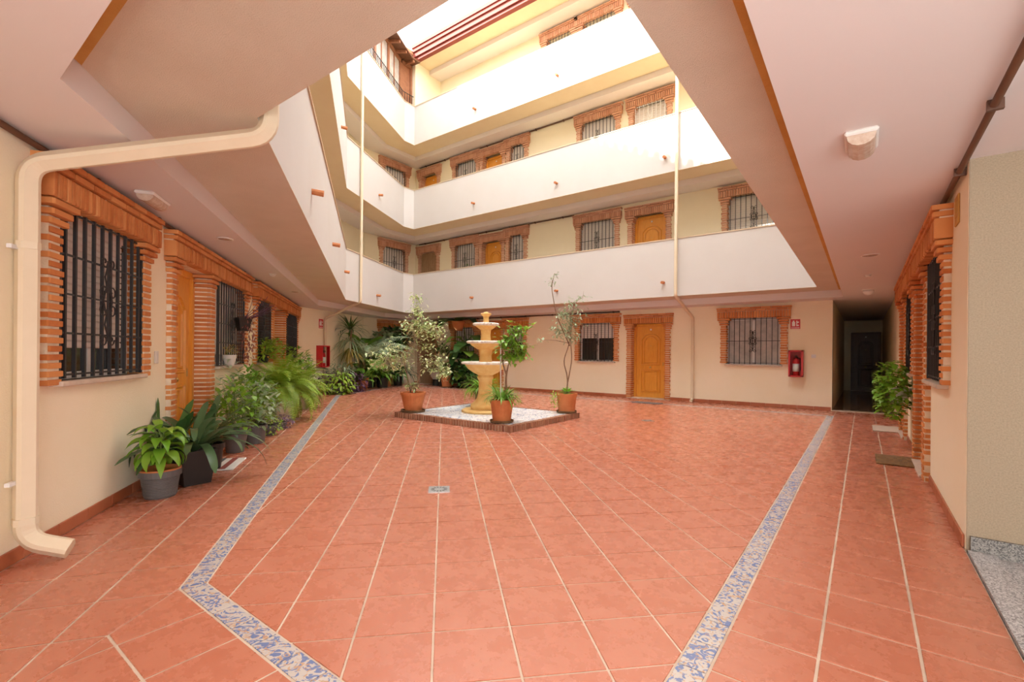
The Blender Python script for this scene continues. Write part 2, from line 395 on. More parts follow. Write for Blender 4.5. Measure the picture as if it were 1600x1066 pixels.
def ringoutline(poly,d,hgt,y):
    """raised moulding that follows an outline (x,z)"""
    n=len(poly); c=(sum(p[0] for p in poly)/n,sum(p[1] for p in poly)/n); mb=MB()
    def off(k):
        out=[]
        for i in range(n):
            a=Vector(poly[i-1]); b=Vector(poly[i]); e=Vector(poly[(i+1)%n]); u=(b-a).normalized(); v=(e-b).normalized()
            q=(Vector((-u.y,u.x))+Vector((-v.y,v.x))).normalized(); out.append(b+q*k/max(.4,q.dot(Vector((-u.y,u.x)))))
        return out
    L=[(off(0),y),(off(d*.3),y-hgt),(off(d*.7),y-hgt),(off(d),y)]
    vs=[Vector((p.x,yy,p.y)) for ps,yy in L for p in ps]
    fs=[(k*n+i,k*n+(i+1)%n,(k+1)*n+(i+1)%n,(k+1)*n+i) for k in range(3) for i in range(n)]
    return mb.add(vs,fs)
def door(fr,s0,s1,base,z1,num,label,detail=False,mat='brick',leaf='doorwood',rec=.18,surr=True,thr=True,curtain=False,**k):
    w=s1-s0; h=w/2; root=empty('door_%d'%num,fr.mat((s0+s1)/2,base),label,'door',None,'structure')
    if surr: surround(root,w,0,z1,detail,rec+.03,mat,**k)
    f=MB(); y=rec
    for a,b,c,d in ((-h,-h+.075,0,z1),(h-.075,h,0,z1),(-h,h,z1-.075,z1)): f.box(a,b,y-.02,y+.10,c,d)
    f.build('door_frame',M[leaf],root,bevel=.006)
    x=h-.075; zt=z1-.075; lf=MB().box(-x,x,y+.02,y+.065,.015,zt).build('door_leaf',M[leaf],root)
    e=x-.13; yy=y+.02
    arch=[(-e,zt*.46),(e,zt*.46),(e,zt*.82)]+[(e*.78*math.cos(t),zt*.84+e*.42*math.sin(t)) for t in [PI*i/10 for i in range(1,10)]]+[(-e,zt*.82)]
    ringoutline(arch,.04,.024,yy).build('panel_moulding',M[leaf],lf)
    ringoutline([(x_*.72,zt*.46+(z_-zt*.46)*.86+zt*.025) for x_,z_ in arch],.034,.02,yy).build('panel_moulding',M[leaf],lf)
    for q,g in ((1,0),(.7,.04)): ringoutline([(-e*q,.16+g),(e*q,.16+g),(e*q,zt*.40-g),(-e*q,zt*.40-g)],.036,.022,yy).build('panel_moulding',M[leaf],lf)
    MB().lathe([(0,-.05),(.02,-.05),(.03,-.035),(.028,-.015),(.012,0)],12).build('knob',M['brass'],lf,Matrix.Translation((0,yy,zt*.43))@Matrix.Rotation(-PI/2,4,'X'),smooth=True)
    MB().box(x-.07,x-.045,yy-.012,yy,.93,1.03).build('lock',M['brass'],lf,bevel=.003)
    MB().lathe([(0,-.006),(.012,-.006),(.012,0)],10).build('peephole',M['brass'],lf,Matrix.Translation((0,yy,zt*.73))@Matrix.Rotation(-PI/2,4,'X'))
    MB().box(-.022,.022,yy-.006,yy,zt*.945,zt*.945+.045).build('number_plate',M['signwhite'],lf,bevel=.002)
    if thr: MB().box(-h,h,-.07,y+.1,0,.022).build('threshold',M['sill'],root)
    if curtain:
        c=MB(); n=int(w/.035)
        for i in range(n): xx=-h+.03+i*(w-.06)/n; c.tube([(xx,-.01,.03),(xx,-.01+R.uniform(-.006,.006),z1*.5),(xx,-.01,z1-.03)],.014,5)
        c.build('strip_curtain',M['reed'],root,kind='stuff')
    return root
# ---- left wall of the ground floor
LH=[(3.79,4.95,1.04,2.20),(5.70,6.78,0,2.20),(7.10,8.47,1.04,2.20),(9.32,10.55,1.04,2.20),(11.0,12.15,0,2.20),(12.45,14.05,1.04,2.20)]
Js=isect(na,CA,nl,CL); jL=Js.dot(dl); jA=Js.dot(da); kA=isect(na,CA,EX,XC); 
wall('wall_left',FL,-1.5,jL,-.05,3.0,LH,M['wall'],'cream rendered wall with three barred windows behind the row of potted plants')
window(FL,*LH[0][:2],0,1.04,2.20,1,'large barred window with half-lowered white shutter beside the cream downpipe',True,fill='shutter',sh=.84)
door(FL,*LH[1][:2],0,2.20,1,'honey oak door in a deep brick recess behind the strap-leaved plants',True,rec=.15,jr=.16,lr=.54+.14)
window(FL,*LH[2][:2],0,1.04,2.20,2,'barred window with a white pot on its sill',True,fill='shutter',jl=0,jr=.18,ll=.685+.16,sh=.9,glass='glasslight')
window(FL,*LH[3][:2],0,1.04,2.20,3,'dark barred window with flower pots on its sill above the ferns',True,fill='none',jr=.2,lr=.615+.2)
door(FL,*LH[4][:2],0,2.20,2,'oak door in a brick recess behind the ferns',True,rec=.2,jl=0,jr=.14,ll=.575+.2,lr=.575+.15)
window(FL,*LH[5][:2],0,1.04,2.20,4,'dark barred window next to the extinguisher sign on the cream wall',True,fill='none',jl=0,ll=.8+.15)
# ---- oblique and chamfer walls
wall('wall_oblique',FA,jA,kA.dot(da),-.05,3.0,[],M['wall'],'cream wall behind the jungle of corner plants')
CWH=[(11.25,12.35,1.04,2.2)]
wall('wall_chamfer',FC,kA.y,YB+.3,-.05,3.0,CWH,M['wall'],'short cream wall with a plant-covered barred window in the corner')
window(FC,11.25,12.35,0,1.04,2.2,5,'dark barred window mostly hidden by corner foliage',fill='none',mat='brick')
# ---- back wall, ground floor
BXS=[('d',-14.2,-13.3),('w',-12.35,-11.3),('d',-11.0,-10.1),('w',-9.78,-9.15),('w',-7.04,-5.87),('d',-5.34,-4.36),('w',-2.80,-1.58)]
BH=[(a,b,0 if t=='d' else 1.02,2.12 if t=='d' else 2.18) for t,a,b in BXS]
wall('wall_back',FB,XC,-.56,-.05,3.0,BH,M['wall'],'cream back wall of the courtyard with barred windows and doors')
door(FB,-14.2,-13.3,0,2.12,3,'doorway with brown strip curtain in the planted corner',mat='brick_pink',curtain=True)
window(FB,-12.35,-11.3,0,1.02,2.18,6,'barred window overgrown by large-leaved climbing plant',mat='brick',sh=.9)
door(FB,-11.0,-10.1,0,2.12,4,'wooden door hidden behind the fountain',mat='brick',jr=.12)
window(FB,-9.78,-9.15,0,1.02,2.18,7,'narrow barred window behind the lemon tree',mat='brick',sh=.5)
window(FB,-7.04,-5.87,0,1.02,2.18,8,'barred window with raised shutter beside the tall shrub',mat='brick',sh=.38)
door(FB,-5.34,-4.36,0,2.12,5,'honey oak panelled door next to the downpipe on the back wall',mat='brick')
window(FB,-2.80,-1.58,0,1.02,2.18,9,'wide barred white window beside the red extinguisher cabinet',mat='brick',fill='none',glass='glasslight')
# ---- right wall, ground floor (local s = -Y)
RH=[(-6.15,-5.05,1.03,2.16),(-7.42,-6.42,0,2.16),(-9.0,-7.95,1.03,2.16),(-10.2,-9.25,0,2.16)]
wall('wall_right',FR,-21.2,-4.212,-.05,3.0,RH,M['wall'],'cream wall of the right-hand corridor with brick framed openings')
window(FR,*RH[0][:2],0,1.03,2.16,10,'black barred window in a brick frame near the grey stucco wall',True,fill='none',jr=.14,jl=.0,ll=.55+.12)
door(FR,*RH[1][:2],0,2.16,6,'recessed door with brick jambs by the coir doormat',True,rec=.30,jl=.14,jr=.2,lr=.5+.13)
window(FR,*RH[2][:2],0,1.03,2.16,11,'black barred window above the leafy hanging plant',True,fill='none',jl=.12,jr=.14)
door(FR,*RH[3][:2],0,2.16,7,'recessed door beyond the hanging plant',True,rec=.30,jl=.14,jr=.1,lr=.475+.1)
# ---- hallway beyond the courtyard
struct('wall_hall_left',MB().box(-.86,-.56,YB+.01,21.2,-.05,3.0),M['wall'],'cream left wall of the dark hallway','wall')
FH=Frame((0,20.9,0),(1,0,0))
wall('wall_hall_end',FH,-.56,.54,-.05,3.0,[(-.36,.50,0,2.1)],M['wall'],'end wall of the dark hallway')
door(FH,-.36,.50,0,2.1,8,'dark panelled door at the end of the unlit hallway',leaf='darkdoor',surr=False,rec=.05)
struct('floor',MB().box(-.56,.54,YB+.12,20.9,-.06,.012),M['marble'],'polished marble floor of the dark hallway','floor')
struct('trim_1',MB().box(-.56,.54,YB,YB+.12,-.05,.02),M['sill'],'pale stone threshold of the dark hallway','threshold')
struct('ceiling',MB().box(-.56,.54,YB,20.9,2.52,2.7),M['ceil'],'ceiling of the dark hallway','ceiling')
# ---- grey entrance recess on the right
FG=Frame((0,4.2,0),(1,0,0))
wall('wall_entrance',FG,XR+.003,3.2,-.05,2.9,[],M['stucco'],'grey rough stucco wall of the entrance recess',th=.28)
struct('baseboard_entrance',MB().box(XR+.02,3.2,4.175,4.2,-.02,.10),M['granite2'],'dark granite skirting under the grey stucco wall','baseboard')
struct('floor',MB().box(XR+.14,3.2,-1.6,4.2,-.06,-.008),M['granite'],'speckled grey granite floor of the entrance recess','floor')
struct('trim_2',MB().box(XR+.005,XR+.14,-1.6,4.17,-.06,.014),M['granite'],'pale granite threshold strip along the tiled corridor','threshold')
struct('wall_entrance_side',MB().box(3.2,3.4,.6,4.2,-.05,2.9),M['stucco'],'side wall of the entrance recess','wall')
struct('ceiling',MB().box(XR,3.4,-1.6,4.2,2.53,2.7),M['ceil'],'ceiling of the entrance recess','ceiling')
# ---- near side, behind the viewer: unseen wall, openings added wide for fill light
struct('wall_near',MB().box(-1.5,0.0,YN-.3,YN,-.05,3.0).box(-5.2,-1.5,YN-.3,YN,2.45,3.0).box(0,3.4,YN-.3,YN,2.4,3.0),M['wall'],'cream wall with openings added for sky fill light on the near side','wall')

# ------------------------------------------------------------------ galleries: soffit, lowered ceiling, parapets, upper walls, roof
names={0:'ground',1:'first',2:'second',3:'third'}
for k in range(4):
    zs=2.68+STO*k; zc=zs-.16; zf=3.08+STO*k; lv=names[k]
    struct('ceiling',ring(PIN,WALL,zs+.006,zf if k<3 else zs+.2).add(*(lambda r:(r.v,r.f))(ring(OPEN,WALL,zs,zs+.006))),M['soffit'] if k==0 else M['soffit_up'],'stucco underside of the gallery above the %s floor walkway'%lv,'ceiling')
    bs=range(6) if k<3 else [0,1,4,5]
    struct('ceiling',ring(BOXE,WALL,zc,zs-.001,bs),M['ceil'],'lowered white ceiling strip over the %s floor walkway'%lv,'ceiling')
    if k<3:
        for i in range(6):
            j=(i+1)%6; A,B=OPEN[i],OPEN[j]; C,D=PIN[j],PIN[i]; zt=4.08+STO*k
            q=[A,B,C,D]; mb=MB().hexa([Vector((p.x,p.y,zs+.006)) for p in q],[Vector((p.x,p.y,zt)) for p in q])
            po=struct('wall_parapet_%s'%SIDES[i],mb,M['white'],'white %s storey parapet on the %s side of the courtyard'%(names[k+1],SIDES[i]),'parapet')
            q2=[A+(A-D).normalized()*.02,B+(B-C).normalized()*.02,C,D]
            MB().hexa([Vector((p.x,p.y,zt)) for p in q2],[Vector((p.x,p.y,zt+.022)) for p in q2]).build('coping',M['coping'],po)
# thin ochre-coloured band on the soffit beside the lowered ceiling (near and right sides)
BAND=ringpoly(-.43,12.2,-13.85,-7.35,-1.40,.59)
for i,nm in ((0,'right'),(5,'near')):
    struct('trim_%d'%(3+(i>0)),ring(BAND,BOXE,2.672,2.6795,[i]),M['band'],'ochre band beside the lowered ceiling on the %s side'%nm,'trim')
wn=12; dn=9
for k in (1,2,3):
    zb=STO*k+.01; z0=zb; z1=zb+STO-.1; lv=names[k]
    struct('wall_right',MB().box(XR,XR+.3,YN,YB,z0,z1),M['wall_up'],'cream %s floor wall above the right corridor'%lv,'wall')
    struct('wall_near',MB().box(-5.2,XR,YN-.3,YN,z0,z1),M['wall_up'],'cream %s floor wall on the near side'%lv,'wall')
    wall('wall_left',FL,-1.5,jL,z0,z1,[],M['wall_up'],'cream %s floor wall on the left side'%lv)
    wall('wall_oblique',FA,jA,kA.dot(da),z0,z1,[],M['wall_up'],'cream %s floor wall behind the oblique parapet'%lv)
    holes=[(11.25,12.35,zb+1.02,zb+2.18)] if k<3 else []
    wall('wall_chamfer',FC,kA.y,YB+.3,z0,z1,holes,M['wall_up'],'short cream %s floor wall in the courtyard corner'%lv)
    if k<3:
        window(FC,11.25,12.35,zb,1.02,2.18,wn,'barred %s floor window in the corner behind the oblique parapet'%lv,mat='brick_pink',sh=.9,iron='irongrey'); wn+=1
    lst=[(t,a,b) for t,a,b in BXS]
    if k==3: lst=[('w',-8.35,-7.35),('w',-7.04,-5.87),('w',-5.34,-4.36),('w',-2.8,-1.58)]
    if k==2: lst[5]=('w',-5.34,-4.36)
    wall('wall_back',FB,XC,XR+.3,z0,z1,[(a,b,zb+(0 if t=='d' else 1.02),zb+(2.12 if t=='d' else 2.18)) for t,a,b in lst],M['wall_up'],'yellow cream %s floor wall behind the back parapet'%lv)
    what={1:['by the corner with a brown strip curtain','left of an oak door with an orange flower pot','between two barred windows','narrow, right of an oak door','left of the oak door by the downpipe','beside the downpipe','right of the downpipe'],
          2:['by the corner','between two oak doors','between two barred windows','narrow, right of an oak door','sunlit with dark bars','sunlit with white ornate bars','beyond the downpipe'],
          3:['next to the end wall','in the middle of the top gallery','near the right of the top gallery','at the end of the top gallery']}[k]
    for i,(t,a,b) in enumerate(lst):
        if t=='d': door(FB,a,b,zb,2.12,dn,'%s floor oak door %s'%(lv,what[i]),mat='brick_pink',curtain=(k==1 and i==0)); dn+=1
        else: window(FB,a,b,zb,1.02,2.18,wn,'%s floor barred window, %s'%(lv,what[i]),mat='brick_pink',sh=1 if i!=4 else .8,iron='alu' if (k==2 and i==5) else 'irongrey'); wn+=1
# ---- roof: red fascia at the back, right and near, tiled slopes
EAV=ringpoly(-.95,11.43,-13.03,-6.55,-.60,1.54)
TOPZ=12.2
fz=MB()
for z0,z1,o in ((11.88,11.98,.02),(11.98,12.14,.08),(12.14,12.26,.13),(12.26,12.38,.17)):
    E_=ringpoly(-.78-o,11.6-o,-13.2,-6.69,-.683,1.37+o)
    for i in (0,1,5):
        j=(i+1)%6; q=[E_[i],E_[j],PIN[j],PIN[i]]; fz.hexa([Vector((p.x,p.y,z0)) for p in q],[Vector((p.x,p.y,z1)) for p in q])
struct('trim_5',fz,M['fascia'],'red-brown moulded eaves fascia under the open sky','fascia')
ro=MB(); OUT=ringpoly(XR+3,YB+3,XC-3,CA-3,CL-3,YN-3)
for i in range(6):
    j=(i+1)%6; z=12.38 if i in (0,1,5) else TOPZ; E_=OPEN
    q=[E_[i],E_[j],OUT[j],OUT[i]]; zz=[z,z,z+1.6,z+1.6]
    ro.hexa([Vector((p.x,p.y,h-.12)) for p,h in zip(q,zz)],[Vector((p.x,p.y,h)) for p,h in zip(q,zz)])
struct('roof',ro,M['rooftile'],'tiled roof slopes around the open courtyard','roof')
et=MB()
for i in (3,4):
    j=(i+1)%6; A,B=OPEN[i],OPEN[j]; u=(B-A); L=u.length; u.normalize(); nn=Vector((-u.y,u.x,0))
    if nn.dot(Vector((-6,6,0))-A)<0: nn=-nn
    n=int(L/.24)
    for t in range(n if i==4 else 0):
        c=A+u*(t+.5)*.24; pts=[c+nn*.12+Vector((0,0,TOPZ-.02)),c-nn*.5+Vector((0,0,TOPZ+.17))]
        et.tube(pts,.1,8)
et.build('roof_tile',M['rooftile'],bpy.data.objects['roof'],kind='stuff')

# ------------------------------------------------------------------ tiled floor
def clip(poly,a,b):       # keep the left of a->b
    out=[]; n=len(poly); d=b-a; side=lambda p:d.x*(p.y-a.y)-d.y*(p.x-a.x)
    for i in range(n):
        p,q=poly[i],poly[(i+1)%n]; sp,sq=side(p),side(q)
        if sp>=0: out.append(p)
        if (sp>=0)!=(sq>=0): out.append(p+(q-p)*(sp/(sp-sq)))
    return out
def area(p): return .5*sum(p[i].x*p[(i+1)%len(p)].y-p[(i+1)%len(p)].x*p[i].y for i in range(len(p)))
def shrink(reg,g):
    n=len(reg); out=list(reg)
    for i in range(n):
        a,b=reg[i],reg[(i+1)%n]; u=(b-a).normalized(); nn=Vector((-u.y,u.x,0))*g; out=clip(out,a+nn,b+nn)
    return out
def cells(reg,o,ang,px,py,g=.004,rg=.004):
    if area(reg)<0: reg=reg[::-1]
    reg=shrink(reg,rg); ex=Vector((math.cos(ang),math.sin(ang),0)); ey=Vector((-ex.y,ex.x,0)); o=Vector(o)
    us=[(p-o).dot(ex)/px for p in reg]; vs=[(p-o).dot(ey)/py for p in reg]; res=[]
    for i in range(math.floor(min(us)),math.ceil(max(us))):
        for j in range(math.floor(min(vs)),math.ceil(max(vs))):
            c=[o+ex*x+ey*y for x,y in ((i*px+g,j*py+g),((i+1)*px-g,j*py+g),((i+1)*px-g,(j+1)*py-g),(i*px+g,(j+1)*py-g))]
            n=len(reg)
            for k in range(n):
                c=clip(c,reg[k],reg[(k+1)%n])
                if len(c)<3: break
            if len(c)>=3:
                c=[p for q,p in enumerate(c) if (p-c[q-1]).length>.004]
                if len(c)>=3 and area(c)>.0015: res.append(c)
    return res
TP=.345
S0=ringpoly(XR-1.02,YB-1.035,XC+1.035,CA+1.035,CL+1.035,.94)
S1=ringpoly(XR-1.14,YB-1.155,XC+1.155,CA+1.155,CL+1.155,1.055)
FW=[p.copy() for p in WALL]
p1=hz(679,1059); p2=hz(680,986)
e1=Vector((.7071,.7071,0)); e2=Vector((-.7071,.7071,0)); org=e1*p1.dot(e1)+e2*p2.dot(e2)
polys=cells([p.copy() for p in S1],org,PI/4,TP,TP,.005)
dirs=[PI/2,0,PI/2,math.atan2(da.y,da.x),math.atan2(dl.y,dl.x),0]
for i in range(6):
    j=(i+1)%6; reg=[S0[i],S0[j],FW[j],FW[i]]
    polys+=cells(reg,S0[i],dirs[i],TP,.342 if i!=0 else .3405,.006)
# near corners continue below the picture
def pxsize(p):
    q=[proj((v.x,v.y,0)) for v in p]
    if any(fw.x*v.x+fw.y*v.y<.3 for v in p): return 0
    a=abs(.5*sum(q[i][0]*q[(i+1)%len(q)][1]-q[(i+1)%len(q)][0]*q[i][1] for i in range(len(q))))
    c=(sum(x for x,y in q)/len(q),sum(y for x,y in q)/len(q))
    return a if -60<c[0]<1660 and c[1]<1130 else 0
polys.sort(key=pxsize,reverse=True)
gr=MB(); 
for i in range(6):
    j=(i+1)%6; gr.add([Vector((p.x,p.y,-.004)) for p in (FW[i],FW[j],S0[j],S0[i])],[(0,1,2,3)])
gr.add([Vector((p.x,p.y,-.004)) for p in S0],[list(range(6))])
gr.box(-15.5,1.0,-1.6,13,-.08,-.05)
fo=struct('floor',gr,M['grout'],'terracotta tiled courtyard floor with pale grout joints','floor')
def tilepiece(mb,p,z0,z1,o=None):
    c=sum(p,Vector())/len(p); o=o or Vector(); b=[v-o for v in p]; t=[v-o+(c-v).normalized()*.003 for v in p]; n=len(p)
    vs=[Vector((v.x,v.y,z0)) for v in b]+[Vector((v.x,v.y,z1-.002)) for v in b]+[Vector((v.x,v.y,z1)) for v in t]
    fs=[(i,(i+1)%n,n+(i+1)%n,n+i) for i in range(n)]+[(n+i,n+(i+1)%n,2*n+(i+1)%n,2*n+i) for i in range(n)]+[list(range(2*n,3*n))]
    mb.add(vs,fs)
rest=MB(); cache={}
for k,p in enumerate(polys):
    c=sum(p,Vector())/len(p)
    if k<300:
        full=len(p)==4 and abs(area(p)-(TP-.010)**2)<2e-4; key=None
        if full: key=round(math.degrees(math.atan2((p[1]-p[0]).y,(p[1]-p[0]).x))%90,1)
        if key is None or key not in cache:
            mb=MB(); tilepiece(mb,p,-.012,0,c); me=mb.mesh('tile','tile'); 
            if key is not None: cache[key]=me
        else: me=cache[key]
        link('tile',me,fo,Matrix.Translation((c.x,c.y,R.uniform(-.0006,.0006))))
    else: tilepiece(rest,p,-.012,0)
rest.build('tile_field',M['tile'],fo,kind='stuff')
bo=MB(); nb_=0; bl=[]
for i in range(6):
    j=(i+1)%6; bl+=cells([S0[i],S0[j],S1[j],S1[i]],S0[i],dirs[i],.20,.3,.003,.006)
for p in sorted(bl,key=pxsize,reverse=True):
    c=sum(p,Vector())/len(p); mb=MB(); tilepiece(mb,p,-.012,.001,c)
    if nb_<160: mb.build('border_tile',M['azul'],fo,Matrix.Translation(c)); nb_+=1
    else: tilepiece(bo,p,-.012,.001)
bo.build('border_tile_field',M['azul'],fo,kind='stuff')
# ---- skirting tiles
def skirting(name,fr,s0,s1,gaps,label):
    root=empty(name,Matrix.Translation(fr.o)@Matrix.Rotation(fr.rot,4,'Z'),label,'baseboard',None,'structure'); me=MB().box(.002,.328,-.014,0,0,.085).mesh('skirting_tile','skirt',bevel=.003)
    cuts=[s0]+[x for g in sorted(gaps) for x in g]+[s1]
    for a,b in zip(cuts[::2],cuts[1::2]):
        n=max(1,round((b-a)/.333)); k=(b-a)/n/.33
        if b-a<.05: continue
        for t in range(n): link('skirting_tile',me,root,Matrix.Translation((a+(b-a)*t/n,0,0))@Matrix.Diagonal((k,1,1,1)))
skirting('baseboard_left',FL,-.5,jL,[(5.53,6.96),(10.98,12.32)],'terracotta skirting tiles along the left wall')
skirting('baseboard_oblique',FA,jA,kA.dot(da),[],'terracotta skirting tiles along the planted corner wall')
skirting('baseboard_back',FB,XC,-.58,[(a-.14,b+.14) for t,a,b in BXS if t=='d'],'terracotta skirting tiles along the back wall')
skirting('baseboard_right',FR,-12.9,-4.25,[(-10.36,-9.12),(-7.58,-6.2)],'terracotta skirting tiles along the right wall')
# ---- floor drains and mats
def drain(u,v,label,r=.095):
    p=hz(u,v); root=empty('floor_drain',Matrix.Translation((p.x,p.y,0))@Matrix.Rotation(PI/4,4,'Z'),label,'drain')
    mb=MB(); mb.box(-r,r,-r,r,.0,.005).build('plate',M['steel'],root)
    sl=MB().box(.045,.075,-.006,.006,.0045,.0062).mesh('slot',M['potblack'])
    for i in range(14): link('slot',sl,root,Matrix.Rotation(2*PI*i/14,4,'Z'))
drain(688,764,'square steel floor drain in front of the fountain'); drain(1013,660,'small steel floor drain near the oak door')
def doormat(u,v,L,W,rot,label,mat='doormat'):
    p=hz(u,v); root=empty('doormat',Matrix.Translation((p.x,p.y,.0015))@Matrix.Rotation(rot,4,'Z'),label,'doormat')
    MB().box(-L/2,L/2,-W/2,W/2,0,.016).build('mat_base',M[mat],root,bevel=.004)
    if mat=='doormat':
        me=MB().box(-.018,.018,-.018,.018,.0155,.0185).mesh('knot',M['saucer'])
        for i in range(9):
            for j in range(5): 
                if (i+j)%2: link('knot',me,root,Matrix.Translation((-L/2+L*(i+.5)/9,-W/2+W*(j+.5)/5,0)))
    return root
doormat(1401,728,.38,.62,0,'thick woven coir doormat by the first recessed door')
doormat(1386,678,.38,.75,0,'thin greyish doormat in front of the farther recessed door','sill')
doormat(1012,632.5,.72,.3,0,'dark grey doormat at the oak door by the back downpipe','potgrey')
q=doormat(348,722,.55,.36,math.atan2(dl.y,dl.x),'grey doormat with red stripe beside the strap-leaved plants','potwhite')
MB().box(-.27,.27,-.10,-.04,.0155,.0175).build('stripe',M['fascia'],q); MB().box(-.27,.27,.02,.10,.0155,.0175).build('stripe',M['potgrey'],q)

# ------------------------------------------------------------------ fountain on its tiled platform
PX0,PX1,PY0,PY1,PH=-7.22,-4.42,5.90,8.15,.10
pr=empty('fountain_platform',Matrix.Translation(((PX0+PX1)/2,(PY0+PY1)/2,0)),'low square platform edged with upright bricks and topped with blue and white tiles','platform')
hx,hy=(PX1-PX0)/2,(PY1-PY0)/2
MB().box(-hx+.012,hx-.012,-hy+.012,hy-.012,0,PH-.012).build('platform_core',M['mortar'],pr)
bb=MB(); n=int(2*hx/.062); m_=int(2*hy/.062)
for i in range(n):
    x=-hx+i*2*hx/n
    for s in (-1,1): y0,y1=sorted((s*hy,s*(hy-.11))); bb.box(x+.010,x+2*hx/n-.010,y0,y1,0,PH+R.uniform(-.002,.002))
for i in range(m_):
    y=-hy+i*2*hy/m_
    for s in (-1,1): x0,x1=sorted((s*hx,s*(hx-.11))); bb.box(x0,x1,y+.010,y+2*hy/m_-.010,0,PH+R.uniform(-.002,.002))
bb.build('brick_edging',surf('weathered_edge_brick',(.30,.125,.065),.85,(.24,.095,.05),12,50,.3,var=(.38,.19,.11),bd=.004),pr,kind='stuff')
tw=(2*hx-.23)/13; th_=(2*hy-.23)/10; tm=MB().box(-tw/2+.003,tw/2-.003,-th_/2+.003,th_/2-.003,PH-.012,PH-.001).mesh('platform_tile','azul2',bevel=.002)
for i in range(13):
    for j in range(10): link('platform_tile',tm,pr,Matrix.Translation((-hx+.115+tw*(i+.5),-hy+.115+th_*(j+.5),0)))
fr_=empty('fountain',Matrix.Translation((-5.93,7.08,PH)),'yellow stone three-tier fountain with white scalloped rims','fountain')
def fz_(name,prof,mat='stonefount',scal=None,n=48): return MB().lathe([(r,z-PH) for r,z in prof],n,scal).build(name,M[mat],fr_,smooth=True)
fz_('base',[(.46,.10),(.46,.14),(.43,.155),(.40,.15),(.27,.15),(.29,.19),(.285,.25),(.24,.28),(.22,.30),(.17,.36),(.145,.45)])
fz_('pedestal',[(.145,.44),(.13,.60),(.135,.72),(.155,.75),(.155,.79),(.14,.80),(.16,.83)])
def tier(zb,zr,rb,rr):
    fz_('basin',[(rb,zb),(rb*1.35,zb+(zr-zb)*.08),(rr*.62,zb+(zr-zb)*.28),(rr*.80,zb+(zr-zb)*.52),(rr*.92,zb+(zr-zb)*.80),(rr*.97,zr-.01),(rr*.8,zr-.015),(rr*.3,zr-.05),(0,zr-.055)],'stonefount',None,48)
    fz_('rim',[(rr*.93,zr-.035),(rr*1.0,zr-.03),(rr*1.035,zr-.012),(rr*1.03,zr+.008),(rr*.97,zr+.02),(rr*.90,zr+.008),(rr*.88,zr-.02)],'stonerim',[.02,.10,.15,.14,.09,.03,.02],96)
tier(.81,1.06,.13,.43); fz_('column',[(.15,1.0),(.15,1.05),(.125,1.08),(.115,1.18),(.13,1.30),(.135,1.33)])
tier(1.31,1.465,.12,.345); fz_('column',[(.12,1.42),(.12,1.47),(.10,1.50),(.09,1.60),(.10,1.70),(.11,1.74)])
tier(1.70,1.815,.09,.235); fz_('column',[(.075,1.78),(.06,1.83),(.052,1.92),(.06,1.96)])
fz_('finial',[(.058,1.955),(.08,1.985),(.105,2.005),(.10,2.025),(.075,2.03),(.06,2.02),(.035,2.05),(0,2.055)],'stonefount',[0,0,.1,.1,0,0,0,0],48)

# ------------------------------------------------------------------ pipes, spouts, lamps, signs
def pipe(name,pts,w,h,label,mat='pipe',cat='downpipe',r=.09,parts=()):
    root=empty(name,Matrix.Translation(pts[-1]),label,cat); o=Vector(pts[-1])
    MB().sweep([p-o for p in fillet(pts,r,6)],rrect(w/2,h/2,min(w,h)*.18)).build('pipe_run',M[mat],root)
    for a,b in parts:
        c=(Vector(a)+Vector(b))/2-o; d=(Vector(b)-Vector(a)).normalized()
        MB().sweep([c-d*.02,c+d*.02],rrect(w/2+.006,h/2+.006,.02)).build('pipe_collar',M[mat],root)
    return root
A1=Vector((-2.98,1.44,0)); A1=nl*(-.625)+dl*(A1.dot(dl)+.02); B1=nl*(-1.925)+dl*3.44
dp=pipe('downpipe',[(A1.x,A1.y,4.6),(A1.x,A1.y,2.60),(B1.x,B1.y,2.33),(B1.x,B1.y,.13),tuple(nl*(-1.72)+dl*3.46+Vector((0,0,.055)))],.095,.095,'large cream downpipe running from the parapet down the near left wall',r=.11,parts=[((A1.x,A1.y,2.9),(A1.x,A1.y,2.8)),((B1.x,B1.y,1.9),(B1.x,B1.y,1.8)),((B1.x,B1.y,.3),(B1.x,B1.y,.2))])
bk=MB().box(-.06,.0,-.05,-.025,0,.022).mesh('wall_bracket',M['alu'])
for zz in (1.82,.47): o=link('wall_bracket',bk,dp); o.matrix_parent_inverse=Matrix.Translation(-dp.location); o.matrix_basis=FL.mat(3.40,zz)
Q=pl(563,470,na,-6.63); Q2=pl(508,495,na,CA+.06)
pipe('downpipe',[(Q.x,Q.y,11.8),(Q.x,Q.y,2.70),(Q2.x,Q2.y,2.27),(Q2.x,Q2.y,.05)],.068,.068,'slim cream downpipe dropping behind the red cabinet in the planted corner')
pipe('downpipe',[(-3.67,11.54,8.4),(-3.67,11.54,2.68),(-3.62,12.84,2.23),(-3.62,12.84,.06),(-3.62,12.72,.04)],.068,.068,'cream downpipe between the oak door and the wide barred window',parts=[((-3.67,11.54,7.2),(-3.67,11.54,7.1)),((-3.62,12.84,1.5),(-3.62,12.84,1.4))])
